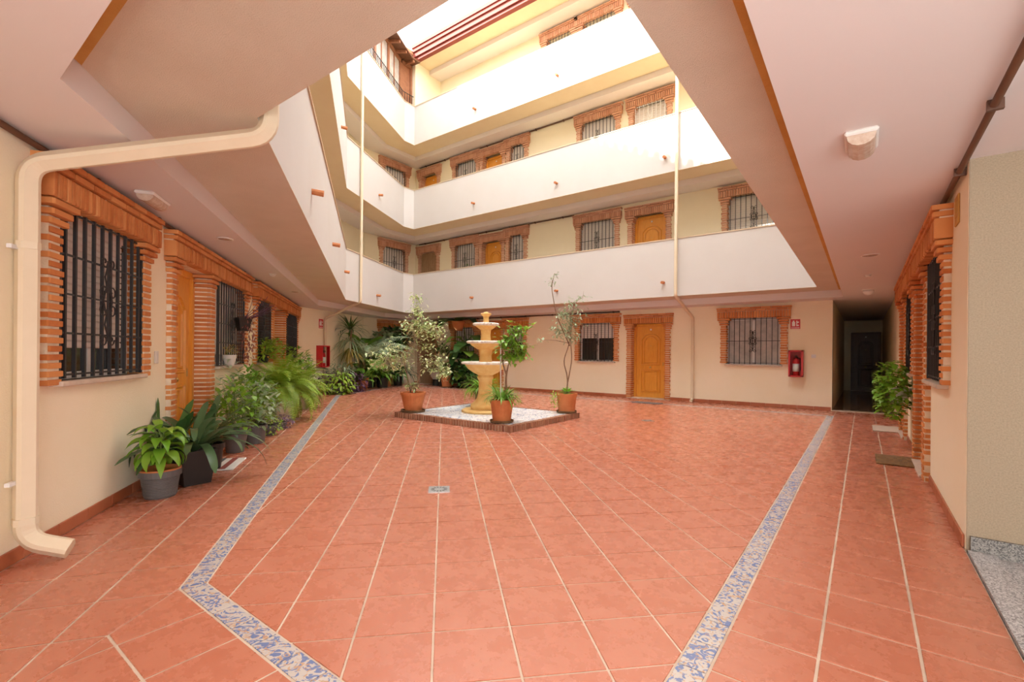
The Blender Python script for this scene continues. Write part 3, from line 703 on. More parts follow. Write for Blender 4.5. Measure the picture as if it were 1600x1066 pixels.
# brown conduits under the ceiling
def conduit(fr,s0,s1,label,z=2.485):
    root=empty('conduit',fr.mat(s0,0),label,'conduit'); L=s1-s0
    MB().tube([(0,-.035,z),(L,-.035,z)],.019,8).build('tube',M['brownpipe'],root,smooth=True)
    me=MB().box(-.012,.012,-.062,0,z-.026,z+.026).mesh('clamp',M['brownpipe'])
    x=.35
    while x<L: link('clamp',me,root,Matrix.Translation((x,0,0))); x+=1.05
conduit(FL,-1.4,jL-.1,'brown conduit along the top of the left wall')
conduit(FR,-12.0,1.4,'brown conduit along the ceiling edge of the right corridor')
conduit(FB,-13.6,-5.7,'brown conduit along the top of the back wall')
for k_,b_ in ((1,-7.25),(2,-7.25)): conduit(FB,-14.3,b_,'dark conduit under the %s floor gallery ceiling'%names[k_],2.485+STO*k_)
# clay spouts in the parapets
sp=MB().tube([(0,.05,0),(0,-.13,-.02)],.034,8,.038).mesh('drain_spout',M['spout'])
def spout(u,v,side,where):
    n,c,f={'l':(nl,-.683,dl),'a':(na,-6.69,da),'b':((0,1,0),11.6,Vector((1,0,0)))}[side]
    p=pl(u,v,n,c); o=link('drain_spout',sp,None,Matrix.Translation(p)@Matrix.Rotation(math.atan2(f.y,f.x),4,'Z'))
    T(o,'clay rainwater spout on %s'%where,'spout','clay spouts on the parapets')
for u,v,q in ((485,295,'toward the large downpipe'),(518,378,'midway along'),(537,421,'by the slim downpipe')): spout(u,v,'l','the first floor left parapet, '+q)
spout(588,459,'a','the first floor oblique parapet beside the slim downpipe'); spout(590,302,'a','the second floor oblique parapet beside the slim downpipe')
spout(530,195,'l','the second floor parapet of the left side')
for u,v,q in ((738,464,'above the fountain'),(870,455,'above the tall sparse shrub'),(1036,444,'left of the back downpipe')): spout(u,v,'b','the lowest back parapet, '+q)
for u,v,q in ((739,317,'below the oak doors'),(868,287,'below the blank yellow wall'),(1037,249,'in sun by the back downpipe')): spout(u,v,'b','the middle back parapet, '+q)
for u,v,q in ((740,170,'on the edge of the shadow'),(868,119,'in full sun')): spout(u,v,'b','the topmost back parapet, '+q)
# ceiling lamps
def bulkhead(u,v,rot,label,z=2.52,L=.30,W=.16):
    p=hz(u,v,z); root=empty('ceiling_lamp',Matrix.Translation((p.x,p.y,z))@Matrix.Rotation(rot,4,'Z'),label,'lamp')
    MB().box(-W/2,W/2,-L/2,L/2,-.025,0).build('lamp_base',M['lampwhite'],root,bevel=.01)
    MB().sweep([(0,-L/2+.02,-.03),(0,L/2-.02,-.03)],[(W*.42*math.cos(t),W*.35*math.sin(t)) for t in [PI*2*i/14 for i in range(14)]],up=(0,0,1)).build('lens',M['lens'],root,smooth=False)
    return root
bulkhead(1343,222,0,'white bulkhead lamp on the ceiling of the right corridor'); bulkhead(237,301,math.atan2(dl.y,dl.x)-PI/2,'white bulkhead lamp on the ceiling above the large shuttered window',L=.34,W=.14)
def disc(name,u,v,r,label,cat,prof=None,z=2.52,mat='lampwhite'):
    p=hz(u,v,z); root=empty(name,Matrix.Translation((p.x,p.y,z)),label,cat)
    MB().lathe([(r,0),(r,-.006),(r*.86,-.011),(r*.8,-.004)],24).build('rim',M[mat],root,smooth=True)
    MB().lathe(prof or [(r*.82,-.007),(r*.4,-.009),(0,-.009)],24).build('lens' if prof is None else 'sensor_body',M['lens' if prof is None else mat],root,smooth=True)
disc('recessed_lamp',350,368,.085,'round recessed lamp in the ceiling by the first oak door','lamp')
disc('recessed_lamp',1358,405,.10,'round recessed lamp in the right corridor ceiling','lamp')
disc('recessed_lamp',460,452,.09,'small round recessed lamp in the ceiling near the last barred window','lamp')
disc('smoke_detector',425,424,.055,'small round smoke detector on the ceiling of the left walkway','detector',[(.045,-.006),(.04,-.03),(.02,-.045),(0,-.045)])
disc('smoke_detector',1355,436,.05,'small smoke detector behind the recessed lamp of the right corridor','detector',[(.04,-.006),(.035,-.03),(.02,-.04),(0,-.04)])
disc('emergency_lamp',1356,459,.11,'dark domed sensor lamp near the mouth of the hallway','lamp',[(.09,-.01),(.085,-.06),(.05,-.10),(0,-.11)])
# extinguisher signs and cabinets
def sign(fr,s,z,label,W=.17,H=.2):
    root=empty('fire_sign',fr.mat(s,z),label,'sign'); MB().box(-W/2,W/2,-.006,0,0,H).build('plate',M['red'],root)
    w=MB(); w.box(-W*.34,-W*.02,-.0075,-.0055,H*.28,H*.72).box(-W*.26,-W*.10,-.0075,-.0055,H*.72,H*.86).box(W*.10,W*.2,-.0075,-.0055,H*.28,H*.85).box(W*.2,W*.36,-.0075,-.0055,H*.3,H*.42).box(W*.2,W*.36,-.0075,-.0055,H*.62,H*.74)
    w.build('pictogram',M['signwhite'],root); MB().box(-W*.42,W*.42,-.0075,-.0055,H*.08,H*.14).build('caption_bar',M['signwhite'],root)
sign(FB,-1.29,1.88,'red extinguisher sign beside the wide barred window',.2,.23); 
s_=pl(501,504,na,CA).dot(da); sign(FA,s_,1.96,'red extinguisher sign on the wall beside the slim corner downpipe',.22,.28)
def cabinet(fr,s,z,label,W=.29,H=.62,D=.19):
    root=empty('extinguisher_cabinet',fr.mat(s,z),label,'cabinet'); b=MB()
    b.box(-W/2,W/2,-.012,0,0,H).box(-W/2,-W/2+.02,-D,0,0,H).box(W/2-.02,W/2,-D,0,0,H).box(-W/2,W/2,-D,0,0,.02).box(-W/2,W/2,-D,0,H-.02,H)
    for a,c,d,e in ((-W/2,-W/2+.035,0,H),(W/2-.035,W/2,0,H),(-W/2,W/2,0,.035),(-W/2,W/2,H-.035,H)): b.box(a,c,-D-.012,-D,d,e)
    b.build('case',M['red'],root); MB().box(-W/2+.03,W/2-.03,-D-.004,-D,.03,H-.03).build('glass_door',M['clear'],root)
    return root
def extinguisher(fr,s,z,label):
    root=empty('fire_extinguisher',fr.mat(s,z)@Matrix.Translation((0,-.10,0)),label,'extinguisher')
    MB().lathe([(.06,0),(.068,.01),(.068,.34),(.055,.39),(.02,.41),(.02,.43)],20).build('cylinder',M['red'],root,smooth=True)
    MB().lathe([(.0692,.10),(.0692,.28)],20).build('label_band',M['signwhite'],root,smooth=True)
    MB().box(-.02,.02,-.07,.02,.43,.45).box(-.012,.012,-.075,.02,.46,.475).build('handle',M['potblack'],root)
    MB().tube([(.02,0,.42),(.09,0,.40),(.095,0,.2),(.085,0,.12)],.009,6).build('hose',M['potblack'],root,smooth=True)
cabinet(FB,-1.26,.755,'red glass-fronted extinguisher cabinet on the back wall'); extinguisher(FB,-1.26,.78,'red fire extinguisher with white label in the back wall cabinet')
cs=pl(505,550,na,CA+.1).dot(da); cabinet(FA,cs,.77,'red extinguisher cabinet among the corner plants',.42,.66); extinguisher(FA,cs,.80,'red fire extinguisher in the cabinet of the planted corner')
def plate(name,fr,s,z,W,H,label,cat,mat='alu'):
    root=empty(name,fr.mat(s,z),label,cat); MB().box(-W/2,W/2,-.012,0,0,H).build('cover',M[mat],root,bevel=.004); MB().box(-W*.3,W*.3,-.016,-.011,H*.25,H*.75).build('button',M[mat],root,bevel=.002)
plate('wall_switch',FL,5.33,1.12,.075,.12,'cream doorbell plate between the shuttered window and the first oak door','doorbell','potwhite')
plate('wall_switch',FL,5.16,1.12,.05,.08,'small cream switch next to the brick jamb of the shuttered window','switch','potwhite')
plate('wall_switch',FB,-.92,1.20,.09,.08,'white switch plate right of the extinguisher cabinet','switch')
plate('wall_plate',FR,-4.62,2.2,.16,.21,'ochre junction cover plate high on the right wall','cover plate','band')
plate('notice_frame',FR,-10.7,1.45,.35,.75,'narrow white notice frame on the right wall','notice')

# ------------------------------------------------------------------ wooden enclosure and railing of the top corner
zt3=4.08+STO*2+.022
A3=OPEN[4]; C3=OPEN[3]; B3=OPEN[2]
enc=empty('glazed_enclosure',Matrix.Translation((0,0,zt3)),'brown wooden glazed enclosure under dark eaves above the top corner parapet','enclosure')
def line_pts(A,B,off):
    u=(B-A).normalized(); n=Vector((-u.y,u.x,0)); 
    if n.dot(A+Vector((20,-8,0))-A)>0: n=-n
    return u,n
H3=1.42
for A,B in ((A3,C3),(C3,B3)):
    u=(B-A).normalized(); L=(B-A).length; n=Vector((-u.y,u.x,0)); m=Matrix.Translation(A)@Matrix(((u.x,n.x,0,0),(u.y,n.y,0,0),(0,0,1,0),(0,0,0,1)))
    nb=max(1,round(L/.95)); st=L/nb
    for i in range(nb+1): MB().box(i*st-.06,i*st+.06,.16,.30,0,H3).build('post',M['woodmid'],enc,m)
    MB().box(0,L,.15,.31,H3-.02,H3+.14).build('top_beam',M['woodmid'],enc,m)
    for i in range(nb):
        last=(A==C3)
        if last: MB().box(i*st+.06,(i+1)*st-.06,.21,.25,0,H3).build('panel',M['woodmid'],enc,m)
        else: MB().box(i*st+.06,(i+1)*st-.06,.21,.22,0,H3).build('pane',M['glasslight'],enc,m); MB().box((i+.5)*st-.03,(i+.5)*st+.03,.19,.25,0,H3).build('mullion',M['woodmid'],enc,m)
    q=[Vector((0,-.28,H3+.06)),Vector((L,-.28,H3+.06)),Vector((L,.6,H3+.14)),Vector((0,.6,H3+.14))]
    MB().hexa([m@v for v in q],[m@(v+Vector((0,0,.05))) for v in q]).build('eaves_board',M['wood'],enc)
    for i in range(int(L/.55)+1):
        x=.2+i*.55
        if x<L: MB().hexa([m@Vector(v) for v in ((x-.04,-.24,H3-.02),(x+.04,-.24,H3-.02),(x+.04,.5,H3+.05),(x-.04,.5,H3+.05))],[m@Vector(v) for v in ((x-.04,-.24,H3+.065),(x+.04,-.24,H3+.065),(x+.04,.5,H3+.13),(x-.04,.5,H3+.13))]).build('rafter',M['woodmid'],enc)
rl=empty('railing',Matrix.Translation((A3.x,A3.y,zt3)),'black iron railing on the top corner parapet','railing'); 
for A,B in ((A3,C3),(C3,B3)):
    o=Vector((A3.x,A3.y,0)); u=(B-A).normalized(); L=(B-A).length; n=Vector((-u.y,u.x,0)); P=lambda x,z:A-o+u*x+n*.07+Vector((0,0,z))
    for z in (.03,.36): MB().tube([P(0,z),P(L,z)],.014,6).build('rail',M['iron'],rl)
    bm_=MB().box(-.007,.007,-.007,.007,.0,.36).mesh('baluster',M['iron'])
    for i in range(int(L/.11)): link('baluster',bm_,rl,Matrix.Translation(P(.055+i*.11,0)))
struct('wall_end',MB().box(-13.45,-13.2,11.62,YB,zt3-.9,11.88),M['wall_up'],'pale end wall of the top floor gallery beside the wooden enclosure','wall')

# ------------------------------------------------------------------ plants
GRAV=Vector((0,0,-1))
def path(base,az,el,L,droop,n,tw=0):
    pts=[Vector(base)]; sd=[]; nr=[]; e=el
    for i in range(n):
        d=Vector((math.cos(az)*math.cos(e),math.sin(az)*math.cos(e),math.sin(e))); pts.append(pts[-1]+d*(L/n)); e-=droop/n; az+=tw/n
    side=Vector((-math.sin(az),math.cos(az),0))
    for i in range(n+1):
        t=(pts[min(i+1,n)]-pts[max(i-1,0)]).normalized(); s=side-t*side.dot(t); s.normalize(); sd.append(s); nr.append(t.cross(s)*(1 if t.cross(s).z>0 or True else 1))
    return pts,sd,nr
PROF={'strap':lambda t:min(1,.45+t*2.2)*max(.02,1-t**9)**.5,'lance':lambda t:max(.02,math.sin(PI*min(1,t*.97+.03)**.85)),'ovate':lambda t:max(.02,math.sin(PI*min(1,(t*.98+.02))**.62)),
      'heart':lambda t:max(.02,(1-t)**.55*(.72+.6*min(1,t*3.2))/1.05 if t<1 else .02)}
def blade(mb,base,az,el,L,W,droop,prof='strap',n=6,fold=.18,pet=0,stem=None):
    """one leaf; pet = length of the petiole drawn into `stem`"""
    if pet:
        p,_,_=path(base,az,el,pet,droop*.35,4)
        if stem is not None: stem.tube(p,max(.0025,W*.05),4)
        base=p[-1]; el-=droop*.35
    c,s,nn=path(base,az,el,L,droop,n); f=PROF[prof]
    mb.strip(c,s,[W/2*f(i/n) for i in range(n+1)],fold,nn); return mb
def potted(name,pos,label,cat='potted plant',rot=0,group=None):
    return empty(name,Matrix.Translation(pos)@Matrix.Rotation(rot,4,'Z'),label,cat,group)
def pot(root,r,h,mat,rb=None,rim=.025,saucer=False,ribs=0,square=False):
    rb=rb or r*.72; z0=0
    if saucer: MB().lathe([(r*.78,0),(r*.95,.008),(r*1.0,.045),(r*.94,.045),(r*.9,.018),(0,.018)],28).build('saucer',M['saucer'],root,smooth=False); z0=.02
    if square:
        q=lambda k,z:[Vector((x*k,y*k,z)) for x,y in ((-1,-1),(1,-1),(1,1),(-1,1))]
        MB().add(q(rb,0)+q(r,h)+q(r*.93,h)+q(r*.9,h-.04),[(3,2,1,0)]+[(a*4+i,a*4+(i+1)%4,a*4+4+(i+1)%4,a*4+4+i) for a in range(3) for i in range(4)]+[(12,13,14,15)]).build('pot',M[mat],root)
    else:
        body=[(rb*.97,z0),(rb,z0+.01)]; k=ribs or 1
        for i in range(k):
            t0=i/k; t1=(i+1)/k; f=lambda t:(rb+(r*.95-rb)*t,z0+.01+(h-.06)*t)
            if ribs: body+=[(f(t0)[0],f(t0)[1]),(f(t0+.5/k)[0]+.004,f(t0+.5/k)[1]),(f(t1)[0],f(t1)[1])]
        body+=[(r*.95,z0+h-.05),(r*.95+rim*.6,z0+h-.05),(r+rim*.3,z0+h),(r*.9,z0+h),(r*.88,z0+h-.03)]
        MB().lathe(body,28).build('pot',M[mat],root,smooth=False)
    MB().lathe([(r*.9,z0+h-.035),(r*.5,z0+h-.02),(0,z0+h-.015)],18).build('soil',M['soil'],root,smooth=True) if not square else MB().box(-r*.9,r*.9,-r*.9,r*.9,h-.06,h-.035).build('soil',M['soil'],root)
    return z0+h-.02
def straps(root,z,n,L,W,mat,name='leaf',el=(.5,1.35),droop=(.9,2.2),az=None,prof='strap',rb=.03,objs=True,m=6):
    acc=MB()
    for i in range(n):
        a=(i*2.39996+R.uniform(-.25,.25)) if az is None else R.uniform(*az); l=L*R.uniform(.7,1.05)
        b=MB() if objs else acc
        blade(b,(rb*math.cos(a),rb*math.sin(a),z),a,R.uniform(*el),l,W*R.uniform(.8,1.1),R.uniform(*droop),prof,m)
        if objs: b.build(name,M[mat],root,smooth=True)
    if not objs: acc.build('foliage',M[mat],root,smooth=True,kind='stuff')
def broad(root,z,n,L,W,mat,pet,prof='ovate',el=(.3,1.2),droop=(.8,1.8),hs=(0,.2),az=None,m=6,fold=.22,stemmat='stemgreen',spread=.02):
    st=MB(); top=hs[1]
    if top>.02: st.tube([(0,0,z-.03),(R.uniform(-.01,.01),R.uniform(-.01,.01),z+top*.5),(0,0,z+top)],.009,6,.005)
    for i in range(n):
        a=i*2.39996+R.uniform(-.3,.3) if az is None else R.uniform(*az); b=MB(); t=i/max(1,n-1)
        blade(b,(spread*math.cos(a),spread*math.sin(a),z+hs[0]+(hs[1]-hs[0])*t),a,el[0]+(el[1]-el[0])*t+R.uniform(-.12,.12),L*R.uniform(.75,1.1),W*R.uniform(.8,1.1),R.uniform(*droop),prof,m,fold,pet*R.uniform(.7,1.15),st)
        b.build('leaf',M[mat],root,smooth=True)
    st.build('stem',M[stemmat],root,smooth=True)
def bushy(root,c,rad,n,L,W,mat,stems=7,z=0,prof='lance',shell=.35,down=.0,stemmat='stemgreen',name='foliage',hang=0):
    c=Vector(c); st=MB(); f=MB(); tips=[]
    for i in range(stems):
        a=i*2.39996; rr=R.uniform(.3,.85); e=c+Vector((rad[0]*rr*math.cos(a),rad[1]*rr*math.sin(a),rad[2]*R.uniform(-.3,.8))); b=Vector((.03*math.cos(a),.03*math.sin(a),z))
        st.tube([b,(b+e)/2+Vector((0,0,.05)),e],.005,4,.002)
    for i in range(n):
        d=Vector((R.gauss(0,1),R.gauss(0,1),R.gauss(0,1))).normalized(); k=shell+(1-shell)*R.random()**.5
        p=c+Vector((d.x*rad[0]*k,d.y*rad[1]*k,d.z*rad[2]*k)); a=math.atan2(d.y,d.x)+R.uniform(-.9,.9)
        blade(f,p,a,R.uniform(-.5,.9)-hang,L*R.uniform(.7,1.2),W*R.uniform(.7,1.2),R.uniform(.2,1.1),prof,3,.15)
    if stems: st.build('stem',M[stemmat],root,smooth=True)
    f.build(name,M[mat],root,smooth=True,kind='stuff')
def fern(root,z,n,L,mat,el=(.5,1.3),droop=(1.2,2.4),pw=.085,az=None):
    for i in range(n):
        a=i*2.39996+R.uniform(-.2,.2) if az is None else R.uniform(*az); b=MB(); l=L*R.uniform(.7,1.1); p,s,nn=path((0.02*math.cos(a),.02*math.sin(a),z),a,R.uniform(*el),l,R.uniform(*droop),14)
        b.tube(p,.003,3,.001)
        for k in range(2,28):
            t=k/28; i0=min(13,int(t*14)); q=p[i0]+(p[i0+1]-p[i0])*(t*14-i0); wv=pw*math.sin(PI*min(1,t*1.02)**.7)*1.0+.006; tn=(p[i0+1]-p[i0]).normalized()
            for sg in (-1,1):
                d=(s[i0]*sg+tn*.35+Vector((0,0,-.12))).normalized(); w_=tn*(l/28*.48)
                b.add([q-w_*.7,q+w_*.7,q+d*wv+w_*.25,q+d*wv-w_*.25],[(0,1,2,3)])
        b.build('frond',M[mat],root)
def palm_frond(root,base,az,el,L,droop,mat,ll=.28,n=22,lw=.018):
    p,s,nn=path(base,az,el,L,droop,n); b=MB(); b.tube(p,.008,5,.002)
    for i in range(3,n+1):
        t=i/n; wv=ll*math.sin(PI*min(1,t*.9+.12))
        for sg in (-1,1):
            tn=(p[i]-p[i-1]).normalized(); d=(s[i]*sg+tn*.7+Vector((0,0,-.15))).normalized()
            c=[p[i],p[i]+d*wv*.5+Vector((0,0,.0)),p[i]+d*wv+Vector((0,0,-.25*wv))]; sd=tn
            b.strip(c,[sd,sd,sd],[lw*.5,lw*.6,.001],0)
    b.build('frond',M[mat],root,smooth=True)
def tree(root,trunks,leafpts,n,L,W,mat,stemmat='stem',r=.016,prof='lance',jit=.09,el=(-.7,.6),name='foliage'):
    st=MB(); f=MB()
    for t in trunks: st.tube(fillet([Vector(q) for q in t],.2,4),t is trunks[0] and r or r*.75,6,r*.4)
    for c,rad,k in leafpts:
        c=Vector(c)
        base=min((Vector(q) for t in trunks for q in t),key=lambda q:(q-c).length); st.tube([base,(base+c)/2+Vector((0,0,.02)),c],r*.4,4,r*.15)
        for j in range(int(3+k/12)):
            e=c+Vector((R.gauss(0,.6)*rad,R.gauss(0,.6)*rad,R.gauss(0,.4)*rad)); st.tube([c,e],r*.2,3,r*.1)
        for i in range(k):
            p=c+Vector((R.gauss(0,.5)*rad,R.gauss(0,.5)*rad,R.gauss(0,.38)*rad)); a=R.uniform(0,2*PI)
            blade(f,p,a,R.uniform(*el),L*R.uniform(.7,1.2),W*R.uniform(.8,1.2),R.uniform(.3,1.2),prof,3,.2)
    st.build('trunk',M[stemmat],root,smooth=True); f.build(name,M[mat],root,smooth=True,kind='stuff')
def lp(s,c,z=0): q=dl*s+nl*c; return Vector((q.x,q.y,z))
camr=math.atan2(rt.y,rt.x)
# ---- row along the left wall
p=lp(4.72,-1.72); r_=potted('potted_plant',p,'glossy drooping green plant in ribbed grey pot with orange rim'); z=pot(r_,.145,.23,'potgrey',.115,ribs=12); MB().lathe([(.150,.228),(.152,.242),(.128,.243),(.126,.225)],28).build('pot_rim',M['pot'],r_,smooth=True)
broad(r_,z,40,.22,.085,'leafbright',.06,'ovate',(.35,1.3),(1.1,2.3),(.12,.32),fold=.3)
p=lp(5.12,-1.60); r_=potted('potted_plant',p,'large dark strap-leaved plant in black square pot'); z=pot(r_,.15,.32,'potblack',.11,square=True); straps(r_,z,34,.72,.07,'leafblue',el=(.5,1.45),droop=(.6,2.6),m=12)
p=lp(5.62,-1.62); r_=potted('potted_plant',p,'second strap-leaved plant in round black pot beside the striped doormat'); z=pot(r_,.14,.28,'potblack',.11); straps(r_,z,28,.64,.064,'leafblue',el=(.6,1.45),droop=(.9,2.5),m=12)
p=lp(5.38,-1.845); r_=potted('potted_plant',p,'reddish terracotta pot with tall broad leaves behind the strap-leaved plants'); z=pot(r_,.12,.26,'pot'); straps(r_,z,9,.62,.08,'leafdark',el=(.9,1.4),droop=(.3,1.0),m=7)
p=lp(6.55,-1.60); r_=potted('potted_plant',p,'upright leafy plant in tapered dark grey pot with thick rim'); z=pot(r_,.15,.32,'potgrey',.10,rim=.05); bushy(r_,(0,0,z+.28),(.24,.24,.34),230,.13,.055,'leafbright',9,z)
p=lp(7.12,-1.50); r_=potted('potted_plant',p,'greyish green bushy plant in round dark grey pot'); z=pot(r_,.14,.25,'potgrey',.115); bushy(r_,(0,0,z+.30),(.30,.28,.34),340,.12,.045,'leafsage',9,z)
p=lp(7.15,-1.80); r_=potted('potted_plant',p,'tall thin plant with pale paired leaves against the wall'); z=pot(r_,.11,.22,'pot'); bushy(r_,(0,0,z+.55),(.16,.14,.45),110,.10,.045,'leafsage',3,z,'ovate')
p=lp(7.75,-1.45); r_=potted('potted_plant',p,'low yellowish green trailing plant spilling over its pot'); z=pot(r_,.11,.15,'potgrey'); bushy(r_,(0,0,z+.03),(.20,.20,.16),160,.05,.03,'leaflime',5,z,'ovate',hang=.5)
p=lp(8.45,-1.42); r_=potted('potted_plant',p,'low purple trailing plant at the edge of the fern'); z=pot(r_,.10,.10,'potgrey'); bushy(r_,(0,0,z+.02),(.26,.26,.12),150,.08,.03,'leafpurple',5,z,'lance',hang=.3,stemmat='stem')
p=lp(7.85,-1.72); r_=potted('potted_plant',p,'mixed green shrub between the barred window and the fern'); z=pot(r_,.14,.26,'potgrey'); bushy(r_,(0,0,z+.32),(.36,.28,.46),420,.14,.05,'leaf',9,z)
p=lp(9.35,-1.56); r_=potted('potted_fern',p,'big lime green arching fern in a clay pot on a box','potted plant'); MB().box(-.16,.16,-.16,.16,0,.34).build('stand',M['mortar'],r_,bevel=.01)
zz=.34; MB().lathe([(.11,zz),(.15,zz+.24),(.165,zz+.26),(.14,zz+.26)],24).build('pot',M['pot'],r_); fern(r_,zz+.24,110,1.0,'leaflime',(-.3,1.45),(1.0,2.8),.12)
p=lp(11.1,-1.50); r_=potted('potted_fern',p,'second lime green fern hanging low toward the tiles','potted plant'); MB().box(-.15,.15,-.15,.15,0,.26).build('stand',M['mortar'],r_,bevel=.01)
zz=.26; MB().lathe([(.11,zz),(.15,zz+.24),(.165,zz+.26),(.14,zz+.26)],24).build('pot',M['pot'],r_); fern(r_,zz+.24,90,.9,'leaflime',(-.3,1.4),(1.0,2.8),.12)
# sill pots
p=lp(7.40,-1.99+.005,1.0415)+nl*.10; p=lp(7.42,-1.895,1.0415); r_=potted('potted_plant',p,'straw coloured dry succulent in white pot on the window sill'); z=pot(r_,.085,.15,'potwhite',.06,rim=.01); bushy(r_,(0,0,z+.08),(.10,.10,.10),120,.05,.02,'leafdry',5,z)
p=lp(7.98,-1.86,1.55); r_=potted('hanging_planter',p,'black hanging planter with trailing red-brown stems on the window bars'); pot(r_,.10,.2,'potblack',.06,square=True)
bushy(r_,(.05,.05,-.1),(.10,.10,.42),150,.06,.022,'leafred',5,.1,hang=1.2,stemmat='leafred')
st=MB()
for i in range(8):
    a=R.uniform(-1.2,1.2)+camr; st.tube(path((0,0,.18),a,R.uniform(.1,.7),.5,R.uniform(-1,-.3),6)[0],.007,4,.003)
st.build('branch',M['leafpurple'],r_)
for s,lab,mt in ((9.55,'orange flowering plant in black trough on the dark window sill','flower'),(9.95,'lime green plant in small clay pot on the dark window sill','leaflime'),(10.35,'leafy plant in clay pot at the end of the dark window sill','leafbright')):
    p=lp(s,-1.88,1.0415); r_=potted('potted_plant',p,lab); z=pot(r_,.085,.14,'potblack' if mt=='flower' else 'pot',.065); bushy(r_,(0,0,z+.12),(.26,.20,.24),170,.11,.055,'leaflime' if mt=='flower' else mt,5,z,'ovate')
    if mt=='flower': bushy(r_,(.03,.03,z+.10),(.18,.15,.13),22,.06,.05,'flower',0,z,'ovate',name='flower')
p=lp(11.9,-1.75); r_=potted('potted_plant',p,'tall leafy shrub in front of the second oak door'); z=pot(r_,.17,.35,'pot'); bushy(r_,(0,0,z+.45),(.60,.4,.62),480,.16,.07,'leaf',9,z,'ovate')
p=lp(12.9,-1.72); r_=potted('potted_plant',p,'greyish small-leaved shrub under the last barred window'); z=pot(r_,.17,.35,'pot'); bushy(r_,(0,0,z+.35),(.62,.4,.55),460,.13,.05,'leafsage',9,z)
q=pl(485,577,na,CA+.12); r_=potted('potted_plant',Vector((q.x,q.y,q.z-.08)),'small aloe in clay pot fixed to the wall before the red cabinet'); z=pot(r_,.12,.16,'pot',.09); straps(r_,z,14,.42,.04,'leaf',el=(.3,1.4),droop=(.2,1.2))
# ---- planted corner
def at(u,v): q=hz(u,v); return Vector((q.x,q.y,0))
def ac(s,c): q=na*c+da*s; return Vector((q.x,q.y,0))
def spot(u,c):          # on the floor, c in front of the oblique wall line
    q=pl(u,600,na,CA+c)
    if q.x<XC+.35: q=pl(u,600,EX,XC+max(c,.35))
    return Vector((q.x,q.y,0))
C_=[(522,.55,'purple trailing plant at the foot of the red cabinet','leafpurple','low'),(531,.45,'two-tier clay pots with fresh herbs below the red cabinet','leafbright','herb'),(551,.75,'dark purple bushy plant at the floor edge of the corner','leafpurple','mound'),
    (531,.85,'low yellow-green mound of leaves beside the purple plant','leaflime','mound'),(566,.85,'clay pot with one broad light green plant','leaf','clay'),(579,.55,'large grassy arching plant in the middle of the corner','leaf','grass'),
    (598,.9,'small plant in glossy black pot','leaf','black'),(622,.6,'dark green spider-like plant under the corner window','leafdark','grass'),(606,.45,'pale straw leaved plant in clay pot','leafdry','clay')]
for u,c,lab,mt,kd in C_:
    r_=potted('potted_plant',spot(u,c),lab)
    if kd=='low': z=pot(r_,.14,.2,'potwhite'); bushy(r_,(0,0,z+.15),(.5,.42,.36),260,.17,.065,mt,6,z,stemmat='stem')
    elif kd=='herb':
        z=pot(r_,.20,.42,'pot',.17); bushy(r_,(0,0,z+.22),(.45,.4,.32),300,.16,.04,'leafsage',7,z); bushy(r_,(.1,-.2,.22),(.3,.2,.2),90,.1,.05,mt,0,z,'ovate',name='trailing_foliage')
    elif kd=='mound': z=pot(r_,.17,.2,'potgrey'); bushy(r_,(0,0,z+.12),(.46,.4,.42),330,.17,.07,mt,6,z,hang=.4,stemmat='stem')
    elif kd=='clay':
        z=pot(r_,.165,.32,'pot',.125)
        if mt=='leafdry': straps(r_,z,16,.55,.05,mt,el=(.4,1.2),droop=(1.2,2.6))
        else: broad(r_,z,12,.42,.28,mt,.2,'heart',(.3,1.1),(.5,1.4),(0,.1))
    elif kd=='grass': z=pot(r_,.2,.34,'potblack'); straps(r_,z,80,1.15,.065,mt,el=(.5,1.45),droop=(1.4,2.8),prof='lance')
    else: z=pot(r_,.22,.34,'potblack',.18); straps(r_,z,30,.7,.06,mt,el=(.5,1.4),droop=(.8,2.2),prof='lance')
# dracaena with rosette and hanging dry skirt
r_=potted('potted_dracaena',spot(547,.42),'tall dracaena with spiky rosette and drooping lower leaves'); z=pot(r_,.2,.34,'potblack')
MB().tube([(0,0,z),(.04,.02,1.0),(.0,.03,1.7),(.03,.0,1.98)],.045,8,.035).build('trunk',M['stem'],r_,smooth=True)
straps(r_,1.95,50,.75,.05,'leafdark',el=(-.2,1.2),droop=(.6,1.7),prof='lance',rb=.02); straps(r_,1.6,44,.8,.045,'leafsage',el=(-.7,.6),droop=(.5,1.8),prof='lance',rb=.03)
straps(r_,1.35,30,.85,.05,'leafdry',el=(-1.2,-.3),droop=(.3,1.0),prof='lance',rb=.04)
r_=potted('potted_palm',spot(568,.5),'palm with dusty blue-green arching fronds over the corner'); z=pot(r_,.19,.36,'pot')
MB().tube([(0,0,z),(0,.02,.9)],.06,8,.05).build('trunk',M['stem'],r_,smooth=True)
for i in range(11): palm_frond(r_,(0,0,.9),camr+(-1.2+.35*i if i<8 else R.uniform(0,6)),R.uniform(.75,1.3),2.1,R.uniform(1.2,2.0),'leafsage',.42,28,.03)
r_=potted('potted_elephant_ear',spot(572,.25),'large green elephant-ear leaves against the corner wall'); z=pot(r_,.2,.34,'pot')
broad(r_,z,18,.80,.62,'leaf',.85,'heart',(.75,1.45),(1.0,2.0),(0,.45),fold=.12,m=8,stemmat='stemgreen',spread=.05)
r_=potted('hanging_planter',Vector((XC+.22,11.75,1.55)),'dark leafy planter hanging on the bars of the corner window'); pot(r_,.15,.2,'potblack'); bushy(r_,(.05,0,.22),(.5,.6,.5),330,.26,.10,'leafdark',7,.2)
